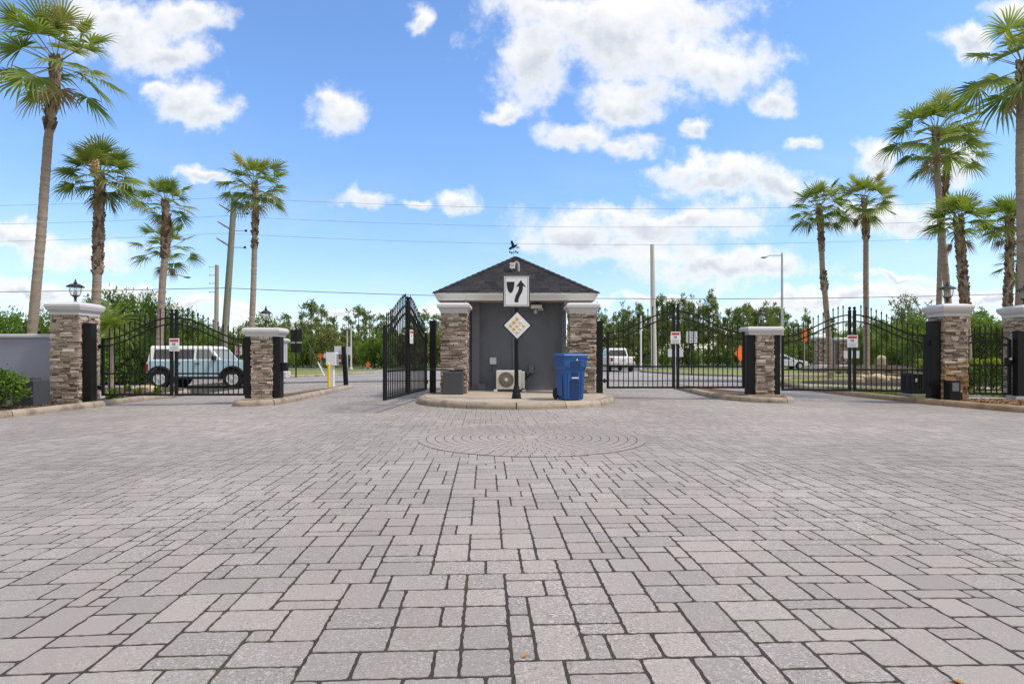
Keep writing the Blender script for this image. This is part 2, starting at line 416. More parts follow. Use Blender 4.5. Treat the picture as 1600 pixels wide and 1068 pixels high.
M_FROND = leafmat('palm_frond', [(0, (.075, .125, .029)), (.4, (.146, .212, .047)), (.75, (.235, .288, .073)), (.92, (.30, .31, .12)), (1, (.42, .36, .19))], .38, .5)
M_DEAD = leafmat('dry_frond', [(0, (.16, .11, .06)), (1, (.34, .27, .16))], .2, .8)
M_PINE = leafmat('pine_needles', [(0, (.065, .092, .032)), (.5, (.148, .19, .058)), (1, (.25, .275, .095))], .45, .7)
M_LEAF = leafmat('broad_leaves', [(0, (.048, .098, .019)), (.5, (.122, .205, .038)), (.85, (.185, .268, .050)), (1, (.25, .30, .072))], .42)
M_LEAFL = leafmat('light_leaves', [(0, (.060, .105, .020)), (.5, (.13, .195, .034)), (1, (.24, .29, .065))], .4)
M_LEAFO = leafmat('dull_leaves', [(0, (.075, .102, .032)), (.5, (.165, .195, .058)), (.9, (.23, .23, .075)), (1, (.27, .16, .065))], .3)
M_FALLEN = mat('fallen_leaf', (.38, .20, .06), .8, nscale=90, namt=.3)
M_HEDGE = leafmat('hedge_leaves', [(0, (.02, .05, .01)), (.5, (.06, .12, .02)), (1, (.30, .36, .05))], .35)

# ------------------------------------------------------------------ the setting: ground, court, roads, kerbs
rnd = random.Random(7)
def resample(P, ds=.2, closed=False):
    P = [Vector((p[0], p[1])) for p in P]; out = []
    n = len(P); last = n if closed else n-1
    for i in range(last):
        p1, p2 = P[i], P[(i+1) % n]
        p0 = P[i-1] if (i > 0 or closed) else p1*2-p2
        p3 = P[(i+2) % n] if (i+2 < n or closed) else p2*2-p1
        k = max(1, int((p2-p1).length/ds))
        for j in range(k):
            t = j/k
            out.append(.5*((2*p1)+(p2-p0)*t+(2*p0-5*p1+4*p2-p3)*t*t+(3*p1-p0-3*p2+p3)*t**3))
    if not closed: out.append(P[-1])
    return out
def normals(path, closed=False):
    n = len(path); out = []
    for i in range(n):
        a = path[i-1] if (i > 0 or closed) else path[i]
        b = path[(i+1) % n] if (i+1 < n or closed) else path[i]
        d = (b-a).normalized(); out.append(Vector((-d.y, d.x)))
    return out
def kerb(path, side, name='kerb', m=None, w=.17, h=.15, closed=False, piece=1.5, zf=gz, kind='structure'):
    nn = normals(path, closed); mb = MB()
    sec = [(0,-.06),(0,h-.085),(.012,h-.05),(.04,h-.018),(.085,h),(w,h),(w,-.06)]
    if closed: path = path+[path[0]]; nn = nn+[nn[0]]
    acc = 0; start = 0; i = 1
    def emit(a, b):
        t = rnd.random(); k = len(sec); vs = []; fs = []
        for q in range(a, b+1):
            p = path[q]; nv = nn[q]*side
            if q in (a, b):
                d = (path[min(q+1, len(path)-1)]-path[max(q-1, 0)]).normalized()*.011
                p = p+d if q == a else p-d
            for (o, z) in sec:
                vs.append((p.x+nv.x*o, p.y+nv.y*o, zf(p.x, p.y)+z))
        r = b-a+1
        for q in range(r-1):
            for j in range(k-1): fs.append((q*k+j, q*k+j+1, (q+1)*k+j+1, (q+1)*k+j))
        fs.append(tuple(range(k))); fs.append(tuple((r-1)*k+j for j in range(k-1, -1, -1)))
        mb.add(vs, fs, 0, t)
    for i in range(1, len(path)):
        acc += (path[i]-path[i-1]).length
        if acc >= piece or i == len(path)-1: emit(start, i); start = i; acc = 0
    return tag(mb.build(name, m or M_KERB), kind=kind)
def inset(path, side, d, closed=False):
    return [p+q*side*d for p, q in zip(path, normals(path, closed))]
def slab(name, poly, z, m, kind='structure', depth=None, hump=0):
    """a filled polygon at height z above the ground line (z may be a function)"""
    bm = bmesh.new()
    vs = [bm.verts.new((p[0], p[1], (z(p[0], p[1]) if callable(z) else z))) for p in poly]
    bm.faces.new(vs); bmesh.ops.triangulate(bm, faces=bm.faces)
    if bm.faces and sum(f.normal.z for f in bm.faces) < 0: bmesh.ops.reverse_faces(bm, faces=bm.faces)
    me = bpy.data.meshes.new(name); bm.to_mesh(me); bm.free(); me.materials.append(m)
    o = bpy.data.objects.new(name, me); COL.objects.link(o)
    return tag(o, kind=kind) if kind else o

# ground: one sheet out to the horizon
xs = [-900,-400,-200,-100,-60,-40,-25,-18,-14,-11.5,-9,-6.5,-4,-1.5,0,1.5,4,6.5,9,11.5,14,18,25,40,60,100,200,400,900]
ys = [-300,-100,-30,-5,5,15,25,35,45,60,80,120,200,400,900,1500]
mb = MB(); vs = [(x, y, gz(x)-.05) for y in ys for x in xs]; nx = len(xs)
mb.add(vs, [(j*nx+i, j*nx+i+1, (j+1)*nx+i+1, (j+1)*nx+i) for j in range(len(ys)-1) for i in range(nx-1)])
tag(mb.build('ground', M_FIELD), kind='structure')
# road surface beyond the gates, and the cross street
def sheet(name, x0, x1, y0, y1, dz, m, nx=40, ny=6):
    mb = MB()
    X_ = [x0+(x1-x0)*i/nx for i in range(nx+1)]; Y_ = [y0+(y1-y0)*j/ny for j in range(ny+1)]
    mb.add([(x, y, gz(x)+dz) for y in Y_ for x in X_], [(j*(nx+1)+i, j*(nx+1)+i+1, (j+1)*(nx+1)+i+1, (j+1)*(nx+1)+i) for j in range(ny) for i in range(nx)])
    return tag(mb.build(name, m), kind='structure')
sheet('road', -45, 30, 23.0, 52, -.022, M_ROAD, 60, 4)
sheet('street', -260, 260, 51.0, 61, -.016, M_STREET, 104, 2)

# the paved court: bedding sheet, then every paver laid on it
sheet('paving_bed', -15, 15, -4, 30, -.0022, M_JOINT, 60, 8)
ANG = R(2.6)
def paving():
    g = .102; nx, ny = 292, 304
    ox, oy = -nx*g/2, -1.0
    rr = random.Random(11); occ = np.zeros((ny, nx), bool); tiles = []
    def put_(i, j, w, h):
        if i+w > nx or j+h > ny or occ[j:j+h, i:i+w].any(): return False
        occ[j:j+h, i:i+w] = True; tiles.append((i, j, w, h)); return True
    for (w, h, f) in ((3,2,.34),(2,3,.08),(2,2,.58)):        # big stones thrown first, small ones fill in: no long straight seams
        for _ in range(int(nx*ny*f/(w*h)*.8)): put_(rr.randrange(nx), rr.randrange(ny), w, h)
    for j in range(ny):
        for i in range(nx):
            if occ[j, i]: continue
            o = [(3,2),(2,2),(3,1),(2,1),(1,2),(2,3)]; rr.shuffle(o)
            o.sort(key=lambda q: -min(4, q[0]*q[1]))
            if not any(put_(i, j, w, h) for w, h in o): put_(i, j, 1, 1)
    ca, sa = math.cos(ANG), math.sin(ANG)
    mb = MB()
    for (i, j, w, h) in tiles:
        x0, y0 = ox+i*g, oy+j*g; cx, cy = x0+w*g/2, y0+h*g/2
        wx, wy = cx*ca-cy*sa, cx*sa+cy*ca
        if wy < -1 or wy > 28.5 or abs(wx) > 14.6: continue
        if wx < -11.05 and wy > 12.0: continue
        if wx > 11.25 and wy > 14.6: continue
        if wx < -11.9 and wy > 9.2: continue
        if wx > 12.3 and wy > 10.5: continue
        near = .5 < wy < 6.5 and abs(wx) < 6.5
        gap = .0036 + (.0014*rr.random())
        t = rr.random(); hw, hh = w*g/2-gap, h*g/2-gap
        dz = rr.uniform(-.0009, .0009); tx, ty = rr.uniform(-.002, .002), rr.uniform(-.002, .002)
        def Pw(a, b, z):
            X_, Y_ = cx+a, cy+b
            xx, yy_ = X_*ca-Y_*sa, X_*sa+Y_*ca
            return (xx, yy_, gz(xx)+z+dz+tx*a+ty*b)
        if near:
            out = []
            for (ax, ay, bx, by) in ((-hw,-hh,hw,-hh),(hw,-hh,hw,hh),(hw,hh,-hw,hh),(-hw,hh,-hw,-hh)):
                k = max(2, int(math.hypot(bx-ax, by-ay)/.022))
                for q in range(k):
                    s = q/k; jx, jy = rr.gauss(0, .0019), rr.gauss(0, .0019)
                    if q == 0: jx, jy = jx-.003*np.sign(ax), jy-.003*np.sign(ay)
                    out.append((ax+(bx-ax)*s+jx, ay+(by-ay)*s+jy))
            n = len(out); sh = 1-.010/max(hw, hh)
            vs = [Pw(a, b, -.010) for a, b in out]+[Pw(a*(1-.0035/hw), b*(1-.0035/hh), 0) for a, b in out]
            mb.add(vs, [tuple(range(n, 2*n))]+[(q, (q+1) % n, n+(q+1) % n, n+q) for q in range(n)], 0, t)
        else:
            mb.add([Pw(-hw,-hh,0), Pw(hw,-hh,0), Pw(hw,hh,0), Pw(-hw,hh,0)], [(0,1,2,3)], 0, t)
    # the round inset of ring pavers, set a few millimetres proud
    c = (.28, 8.5); rb = MB(); ring = .1275; nr = 13
    k = 96
    rb.add([(c[0], c[1], .0035)]+[(c[0]+math.cos(2*PI*q/k)*(nr*ring-.006), c[1]+math.sin(2*PI*q/k)*(nr*ring-.006), .0035) for q in range(k)], [(0, 1+q, 1+(q+1) % k) for q in range(k)])
    tag(rb.build('paving_bed', M_JOINT), kind='structure')
    for r in range(nr):
        r0, r1 = r*ring+.0056, (r+1)*ring-.0056
        if r == 0:
            mb.add([(c[0]+math.cos(2*PI*q/20)*r1, c[1]+math.sin(2*PI*q/20)*r1, .007) for q in range(20)], [tuple(range(20))], 0, 1.0); continue
        n = max(6, round(2*PI*(r+.5)*ring/.175)); a0 = rr.random()*6
        for q in range(n):
            ga = .005/((r+.5)*ring); aa, bb = a0+2*PI*q/n+ga, a0+2*PI*(q+1)/n-ga
            st = max(2, int((bb-aa)*r1/.06)+1); t = .45+.5*rr.random()
            vs = [(c[0]+math.cos(aa+(bb-aa)*s/st)*rad, c[1]+math.sin(aa+(bb-aa)*s/st)*rad, .007) for rad in (r0, r1) for s in range(st+1)]
            mb.add(vs, [(s, st+1+s, st+2+s, s+1) for s in range(st)], 0, t)
    o = mb.build('paving', M_PAVER, fixn=False)
    bm = bmesh.new(); bm.from_mesh(o.data)
    bad = [f for f in bm.faces if f.normal.z < -.2]
    bmesh.ops.reverse_faces(bm, faces=bad); bm.to_mesh(o.data); bm.free()
    tag(o, kind='structure')
paving()

# island of the guard house
a0 = [Vector((.1+2.62*math.cos(PI+PI*i/28), 15.5+2.62*math.sin(PI+PI*i/28))) for i in range(29)]
isl = [Vector((-2.52, 24-.2*i)) for i in range(42)]+a0+[Vector((2.72, 15.7+.2*i)) for i in range(42)]
kerb(isl, 1, 'island_kerb', M_KERB, w=.20, piece=.95)
slab('island', [(p.x, p.y) for p in inset(isl, 1, .202)], .146, M_ISL)
# medians
def median(loop, name, soil=True, km=None):
    P = resample(loop, .12, True)
    kerb(P, 1, 'median_kerb', km, closed=True, piece=1.3)
    slab('median_bed', [(p.x, p.y) for p in inset(P, 1, .172, True)], lambda x, y: gz(x)+.125, M_SOIL)
median([(-7.25,15.0),(-7.0,14.62),(-6.6,14.62),(-6.15,14.9),(-6.05,15.6),(-6.1,18),(-6.2,21),(-6.3,22.9),(-6.55,22.9),(-6.75,21),(-7.0,18),(-7.25,16)], 'left')
median([(6.3,15.9),(6.55,15.55),(7.1,15.35),(7.6,15.55),(7.75,16.1),(7.6,17),(7.1,19),(6.75,21.5),(6.45,22.6),(6.25,22.4),(6.1,20.5),(5.95,18),(6.0,16.6)], 'right', km=M_KERB)
# pads of concrete under the median pillars
for (x0, x1, y0, y1) in ((-7.16,-6.16,15.22,16.0),(6.66,7.64,16.22,17.0)):
    p = MB().box(x0, x1, y0, y1, gz(x0)-.02, gz(x0)+.155); tag(p.build('pillar_pad', M_ISL), kind='structure')
# outer kerbs and beds
kl = resample([(-17,3.0),(-14.2,6.5),(-11.75,10.2),(-11.0,12.4),(-10.88,15),(-11.05,17.5),(-11.3,19.8),(-11.9,21.2),(-13.6,22.2),(-18,22.6),(-30,22.8)], .25)
kerb(kl, 1, 'kerb', M_KERB, piece=2.2)
kr = resample([(17,5.0),(14,8.2),(12.45,11),(11.75,13),(11.3,14.8),(11.05,16.6),(10.95,19),(11.1,21.5),(11.9,25),(13.5,29),(17,32),(24,33.5),(45,34)], .25)
kerb(kr, -1, 'kerb', M_KERB2, piece=2.2)
li = inset(kl, 1, .172); ri = inset(kr, -1, .172)
slab('flower_bed', [(p.x, p.y) for p in li]+[(-45,22.8),(-45,3)], lambda x, y: gz(x)+.11, M_MULCH)
slab('lawn', [(p.x, p.y) for p in ri]+[(60,34),(60,5)], lambda x, y: gz(x)+.11, M_GRASS)
slab('soil_bed', [(11.62,14.2),(11.35,15.1),(11.25,16.2),(11.9,16.45),(12.4,16.1),(14,16.0),(20,16.0),(20,9.5),(13.3,9.8),(12.25,12)], lambda x, y: gz(x)+.118, M_SOIL)
slab('walkway', [(12.35,15.5),(13.72,15.6),(14.6,19.5),(12.8,22.3),(11.5,22.4),(11.35,21.6),(12.2,21.2),(13.2,19.5)], lambda x, y: gz(x)+.124, M_WALK)
slab('walkway', [(11.45,22.0),(14.4,19.9),(19,19.7),(40,20.2),(40,21.8),(19,21.6),(15,21.9),(12.0,24.3)], lambda x, y: gz(x)+.130, M_WALK)
slab('flower_bed', [(12.7,25.2),(14.2,23.2),(17,22.6),(22,22.8),(30,24),(30,29.5),(22,29),(16,28.4),(13.7,27.2)], lambda x, y: gz(x)+.126, M_MULCH)
# grass verges towards the street
def verge(loop, top, bed=M_GRASS):
    P = resample(loop, .5, True); kerb(P, 1, 'verge_kerb', M_KERB, closed=True, piece=3)
    I = inset(P, 1, .172, True); n = len(I); c = sum(I, Vector((0, 0)))/n
    vs = []; fs = []; rings = (1, .9, .7, .4)
    for k, s in enumerate(rings):
        for p in I:
            q = c+(p-c)*s; vs.append((q.x, q.y, gz(q.x)+.12+top*(1-s)))
    vs.append((c.x, c.y, gz(c.x)+.12+top))
    for k in range(3):
        for i in range(n): fs.append((k*n+i, k*n+(i+1) % n, (k+1)*n+(i+1) % n, (k+1)*n+i))
    for i in range(n): fs.append((3*n+i, 3*n+(i+1) % n, 4*n))
    tag(MB().add(vs, fs).build('grass_verge', bed, smooth=True), kind='structure')
verge([(-40,35),(-25,34.5),(-16,35),(-13.3,37.5),(-11.6,43),(-11.0,48.5),(-12.5,50.4),(-25,50.6),(-40,50.6)], .15)
verge([(10.6,46),(11.6,41),(13.5,37.6),(16,36.6),(24,36.8),(40,37.5),(60,38),(60,50.5),(40,50.6),(14,50.6),(11.2,49.5)], .12)

# ------------------------------------------------------------------ stone pillars
def ledgestone(mb, x0, x1, y0, y1, z0, z1, seed, faces='fblr', rust=None):
    r = random.Random(seed)
    mb.box(x0+.03, x1-.03, y0+.03, y1-.03, z0, z1, 1)
    z = z0
    def stone(fx, u0, u1, za, zb, d):
        e = .004; g = .004
        t = min(1, max(0, r.gauss(.5, .30)))
        mi = 0
        if rust and za < rust+r.uniform(-.35, .25): mi = 2
        def J(): return r.uniform(-.006, .006)
        vs = []
        for dep in (0, 1):
            for (u, zz) in ((u0+g, za+e), (u1-g, za+e), (u1-g, zb-e), (u0+g, zb-e)):
                dd = (d+J()) if dep else -.045
                uu = u+(J() if dep else 0); zz2 = zz+(J()*1.25 if dep else 0)
                if fx == 'f': vs.append((uu, y0-dd, zz2))
                elif fx == 'b': vs.append((uu, y1+dd, zz2))
                elif fx == 'l': vs.append((x0-dd, uu, zz2))
                else: vs.append((x1+dd, uu, zz2))
        mb.add(vs, [(0,3,2,1),(4,5,6,7),(0,1,5,4),(1,2,6,5),(2,3,7,6),(3,0,4,7)], mi, t)
    while z < z1-.012:
        h = r.choice((.036, .045, .052, .06, .07, .085)); zb = min(z1, z+h)
        if z1-zb < .025: zb = z1
        for fx in faces:
            a, b = (x0, x1) if fx in 'fb' else (y0, y1)
            u = a-(.012 if r.random() < .5 else -.012); end = b+(.012 if r.random() < .5 else -.012)
            while u < end-.01:
                L = r.uniform(.09, .34); u1 = min(end, u+L)
                if end-u1 < .07: u1 = end
                d = r.uniform(-.022, .026)
                if zb-z > .066 and r.random() < .35:
                    zm = (z+zb)/2+r.uniform(-.012, .012)
                    stone(fx, u, u1, z, zm, d); stone(fx, u, u1, zm, zb, r.uniform(-.022, .026))
                else: stone(fx, u, u1, z, zb, d)
                u = u1
        z = zb
def cap(par, hx, hy, z, kind, ox=0, oy=0):
    if kind == 'tall': pr = [(.012,0),(.012,.045),(.028,.052),(.034,.08),(.052,.12),(.082,.152),(.104,.160),(.104,.232),(.095,.252),(.06,.28),(.02,.295),(-.2,.305)]
    elif kind == 'slope': pr = [(.014,0),(.014,.075),(.03,.085),(.05,.12),(.075,.135),(.095,.20),(.103,.21),(.103,.275),(.02,.325),(-.2,.365)]
    else: pr = [(.0,0),(.0,.035),(.02,.055),(.035,.085),(.04,.10),(.055,.105),(.065,.135),(.065,.175),(.05,.21),(.02,.235),(-.2,.24)]
    m = MB().loft([(hx+e, hy+e, z+q, ox, oy) for e, q in pr])
    return m.build('cap', M_CAP, par, bevel=.006)
def pillar(label, x0, x1, y0, y1, z0, z1, ck, seed, capx=None, rust=None, group='stone clad gate pillars'):
    cx, cy = (x0+x1)/2, (y0+y1)/2
    t = thing('stone_pillar', label, 'pillar', (cx, cy, z0), group=group)
    mb = MB(); ledgestone(mb, x0-cx, x1-cx, y0-cy, y1-cy, 0, z1-z0, seed, rust=rust)
    mb.build('stone_shaft', [M_STONE, M_GAP, M_STONE_RUST], t)
    hx, hy = (x1-x0)/2, (y1-y0)/2
    cap(t, (capx/2 if capx else hx), hy, z1-z0, ck)
    return t
pillar('stone pillar with white cap at the left end of the left outer gate', -12.02, -11.28, 15.0, 15.74, gz(-11.6)+.05, 2.27, 'slope', 1)
pillar('stone pillar left of the grey guardhouse wall, dark operator box at its foot', -2.0, -1.28, 16.2, 16.92, .146, 2.40, 'tall', 2)
pillar('stone pillar right of the guardhouse, behind the blue bin', 1.63, 2.36, 16.2, 16.92, .146, 2.40, 'tall', 3)
pillar('narrow stone pillar between two black posts on the left median', -6.94, -6.39, 15.32, 15.87, gz(-6.7)+.15, 1.72, 'round', 4, capx=.87)
pillar('narrow stone pillar between two black posts on the right median', 6.92, 7.43, 16.32, 16.85, gz(7.1)+.15, 1.80, 'round', 5, capx=.90)
pillar('stone pillar with rust brown lower half between right outer gate and walk gate', 11.64, 12.28, 15.5, 16.14, gz(11.9)+.06, 2.27, 'slope', 6, rust=.95)
pillar('rightmost stone pillar, cut off by the edge of the photo', 14.38, 15.08, 16.2, 16.9, gz(14)+.08, 2.30, 'slope', 8)

# ------------------------------------------------------------------ lanterns
def lantern(label, x, y, z, h=.6, wide=True):
    t = thing('pillar_lantern', label, 'lantern', (x, y, z), group='lanterns on the gate pillars')
    k = h/.6; w = 1. if wide else .74
    MB().lathe([(.052*k,0),(.052*k,.02*k),(.030*k,.035*k),(.024*k,.075*k),(.045*k,.095*k),(.030*k,.115*k),(.028*k,.125*k)]).build('base', M_IRON, t, smooth=True)
    if wide: MB().lathe([(.028*k,.125*k),(.05*k,.14*k),(.085*k,.165*k),(.10*k,.18*k),(.098*k,.185*k)]).build('cup', M_IRON, t, smooth=True)
    else: MB().lathe([(.028*k,.125*k),(.03*k,.16*k),(.05*k,.20*k),(.075*k,.215*k)]).build('cup', M_IRON, t, smooth=True)
    z0 = .18*k if wide else .215*k
    r0 = .098 if wide else .075
    n = 18; pr = [(r0*k, z0),(.125*k*w,z0+.07*k),(.138*k*w,z0+.14*k),(.140*k*w,.395*k)]
    vs = []; fs = []
    for (r_, q) in pr:
        for j in range(n): vs.append((r_*math.cos(2*PI*j/n), r_*math.sin(2*PI*j/n), q))
    for i in range(len(pr)-1):
        for j in range(n): fs.append((i*n+j, i*n+(j+1) % n, (i+1)*n+(j+1) % n, (i+1)*n+j))
    MB().add(vs, fs).build('glass', M_GLASS, t, smooth=True)
    b = MB()
    for j in range(6):
        a = 2*PI*j/6; b.tube([(r_*1.02*math.cos(a), r_*1.02*math.sin(a), q) for r_, q in pr], .005*k, 5)
    b.build('ribs', M_IRON, t)
    MB().lathe([(.145*k*w,.395*k),(.205*k*w,.392*k),(.205*k*w,.405*k),(.17*k*w,.43*k),(.135*k*w,.455*k),(.085*k*w,.475*k),(.06*k*w,.48*k),(.03*k,.485*k)], n=20).build('roof', M_IRON, t, smooth=True)
    MB().lathe([(.022*k,.48*k),(.045*k,.505*k),(.045*k,.515*k),(.018*k,.535*k),(.014*k,.55*k),(.026*k,.565*k),(.018*k,.585*k),(.003*k,.60*k)], n=12).build('finial', M_IRON, t, smooth=True)
    for (dx, dy) in ((.035,0),(-.02,.03),(-.02,-.03)):
        MB().lathe([(.011*k,z0),(.011*k,z0+.08*k),(.004*k,z0+.085*k),(.009*k,z0+.10*k),(.002*k,z0+.13*k)], (dx*k, dy*k, 0), 8).build('candle', M_CANDLE, t)
    return t
lantern('wide lantern on the cap of the leftmost pillar', -11.65, 15.37, 2.63, .62)
lantern('slim lantern on the left median pillar, in front of a palm trunk', -6.665, 15.6, 1.955, .60, False)
lantern('slim lantern on the right median pillar', 7.17, 16.58, 2.035, .56, False)
lantern('wide lantern on the rust stained pillar, right of centre', 11.96, 15.82, 2.63, .62)
lantern('lantern on the rightmost pillar at the photo edge', 14.73, 16.55, 2.66, .62)

# ------------------------------------------------------------------ gate posts
def post(label, x0, x1, y0, y1, z0, z1, capped=True, extra=None):
    cx, cy = (x0+x1)/2, (y0+y1)/2
    t = thing('gate_post', label, 'post', (cx, cy, z0), group='black steel gate posts')
    MB().box(x0-cx, x1-cx, y0-cy, y1-cy, 0, z1-z0-.02).build('post_tube', M_BLACK, t, bevel=.006)
    MB().loft([((x1-x0)/2+.006, (y1-y0)/2+.006, z1-z0-.02),((x1-x0)/2+.006, (y1-y0)/2+.006, z1-z0-.005),((x1-x0)/2-.03, (y1-y0)/2-.03, z1-z0)]).build('post_cap', M_BLACK, t)
    if extra: extra(t)
    return t
post('tall black post by the leftmost pillar, hinge side of left outer gate', -11.262, -11.04, 15.10, 15.32, gz(-11)+.02, 2.06)
post('black post on the left face of the left median pillar', -7.13, -6.972, 15.36, 15.62, gz(-6.7)+.155, 1.715)
def latchbox(t): MB().box(.10, .24, -.07, .07, .72, .95).build('latch_box', M_BLACK, t, bevel=.01)
post('black post with a small box on the right face of left median pillar', -6.36, -6.19, 15.36, 15.62, gz(-6.7)+.155, 1.715, extra=latchbox)
post('free standing black post left of the guardhouse, carrying the open gate', -2.34, -2.175, 16.35, 16.51, .146, 2.21)
post('free standing black post right of the guardhouse, behind the bin', 2.41, 2.58, 16.35, 16.51, .146, 2.19)
post('black post on the left face of the right median pillar', 6.705, 6.888, 16.36, 16.62, gz(7.1)+.155, 1.795)
post('black post on the right face of the right median pillar', 7.462, 7.62, 16.36, 16.62, gz(7.1)+.155, 1.795)
post('tall black post left of the rust stained pillar', 11.36, 11.61, 15.60, 15.82, gz(11)+.12, 2.15)
post('black post with concrete foot right of the narrow walk gate', 13.72, 13.90, 15.62, 15.80, gz(13.7)+.12, 1.88,
     extra=lambda t: MB().box(-.16, .30, -.12, .2, -.02, .09).build('footing', M_GALV, t))

# ------------------------------------------------------------------ gates
def gate(label, A, B, z0, s=1.0, npick=12, sign=None):
    A = Vector(A); B = Vector(B); Wd = (B-A).length; rz = math.atan2(B.y-A.y, B.x-A.x)
    t = thing('swing_gate', label, 'gate', (A.x, A.y, z0), rz, group='black arched vehicle gates')
    st = .066; mid = Wd/2; z1 = 1.58*s; z2 = 2.20*s
    def arc(x):
        u = x/mid if x <= mid else (Wd-x)/mid
        return z1+(z2-z1)*(.5-.5*math.cos(PI*min(1., max(0., u))))
    d = .0275
    for x, top in ((st/2, z1+.04), (Wd-st/2, z1+.04)):
        MB().box(x-st/2, x+st/2, -d-.002, d+.002, 0, top).build('end_stile', M_BLACK, t, bevel=.004)
    for x in (mid-.062, mid+.062):
        q = MB().box(x-.036, x+.036, -d-.006, d+.006, .0, 2.34*s)
        q.lathe([(.020,0),(.020,.012),(.038,.03),(.044,.052),(.038,.074),(.018,.09),(.004,.094)], (x, 0, 2.34*s), 10)
        q.build('centre_stile', M_BLACK, t)
    for (xa, xb) in ((st, mid-.098), (mid+.098, Wd-st)):
        MB().box(xa, xb, -.025, .025, .003, .058).build('bottom_rail', M_BLACK, t)
        MB().box(xa, xb, -.022, .022, .60*s, .645*s).build('lower_rail', M_BLACK, t)
        for off, th in ((0, .038), (-.185*s, .036)):
            pts = [(xa+(xb-xa)*i/22, 0, arc(xa+(xb-xa)*i/22)+off) for i in range(23)]
            MB().tube(pts, .018, 4, square=True).build('arched_rail', M_BLACK, t)
        for i in range(npick):
            x = xa+(xb-xa)*(i+1)/(npick+1); top = arc(x)+.30*s
            q = MB().box(x-.0105, x+.0105, -.0105, .0105, .05, top-.07)
            q.loft([(.0105,.0105,top-.07),(.019,.019,top-.058),(.017,.017,top-.045),(.002,.002,top+.015)], (x, 0, 0))
            q.build('picket', M_BLACK, t)
    for z in (.22, 1.38*s):
        MB().box(-.10, .02, -.035, .035, z-.03, z+.03).lathe([(.028,-.06),(.028,.06)], (-.06, 0, z), 10).build('hinge', M_BLACK, t)
    return t, rz
G = 'danger'
def warn(label, x, y, z, rz=0, w=.27, h=.34):
    t = thing('warning_sign', label, 'sign', (x, y, z), rz, group='red topped warning signs on the gates')
    MB().box(-w/2, w/2, -.004, .004, -h/2, h/2).build('plate', M_WHITE, t, bevel=.002)
    MB().box(-w*.41, w*.41, -.0065, -.0045, h*.24, h*.42).build('header_band', M_RED, t)
    q = MB()
    for i in range(6):                                          # the pinched figure on the plate
        a = 2*PI*i/6; q.box(-.03+.02*math.cos(a)-.012, -.03+.02*math.cos(a)+.012, -.0065, -.0045, .01+.026*math.sin(a), .03+.026*math.sin(a))
    q.box(.0, .035, -.0065, -.0045, -.02, .055)
    q.build('pictogram', M_PRINT, t)
    q = MB()
    for k in range(4):
        z_ = -h*.18-k*.028; q.box(-w*.38, w*(.38-.07*(k % 2)), -.0065, -.0045, z_-.004, z_+.004)
    q.build('small_print', M_PRINT, t)
    return t
gate('closed left outer gate in front of the pale blue vehicle', (-10.98, 15.42), (-7.16, 15.50), .135, .955)
warn('warning sign on the left outer gate, in front of the pale blue vehicle', -9.03, 15.40, 1.50)
gate('open inner gate swung out beside the guardhouse', (-2.43, 16.30), (-2.74, 12.33), .245, 1.0)
warn('warning sign seen edge on, on the open inner gate', -2.50, 14.33, 1.68, PI/2-R(4.5), .3)
gate('closed right inner gate right of the blue bin', (2.70, 16.44), (6.66, 16.50), .275, 1.0)
warn('warning sign on the right inner gate, above the red street sign behind', 4.66, 16.41, 1.72)
gate('closed right outer gate left of the rust stained pillar', (11.28, 15.70), (7.68, 16.42), .215, .97)
warn('warning sign on the right outer gate, pale plate behind it', 9.46, 16.00, 1.61, R(-11))
# narrow walk gate
t = thing('walk_gate', 'narrow black walk gate between the two rightmost pillars', 'gate', (12.36, 15.88, gz(12.5)+.24), R(-3))
Wd = 1.33
def arc(x): return 1.50+.17*math.sin(PI*x/Wd)
MB().box(0, .07, -.03, .03, 0, 1.53).build('end_stile', M_BLACK, t); MB().box(Wd-.07, Wd, -.03, .03, 0, 1.53).build('end_stile', M_BLACK, t)
MB().box(.07, Wd-.07, -.025, .025, 0, .05).build('bottom_rail', M_BLACK, t)
MB().box(.07, Wd-.07, -.022, .022, .78, .82).build('middle_rail', M_BLACK, t)
for off in (0, -.18): MB().tube([(.07+(Wd-.14)*i/16, 0, arc(.07+(Wd-.14)*i/16)+off) for i in range(17)], .02, 4, square=True).build('arched_rail', M_BLACK, t)
for i in range(7):
    x = .07+(Wd-.14)*(i+1)/8; top = arc(x)+.25
    MB().box(x-.0125, x+.0125, -.0125, .0125, .04, top-.06).loft([(.0125,.0125,top-.06),(.02,.02,top-.05),(.002,.002,top)], (x,0,0)).build('picket', M_BLACK, t)
MB().box(-.06, .07, -.032, .032, .55, .95).build('hinge_box', M_BLACK, t)
MB().box(Wd-.13, Wd+.02, -.05, .05, .82, 1.02).build('lock_box', M_BLACK, t)
MB().lathe([(.012,-.06),(.012,-.09),(.035,-.10),(.035,-.13),(.01,-.14)], (Wd-.09, 0, .98), 12, axis='y').build('knob', M_GALV, t, smooth=True)

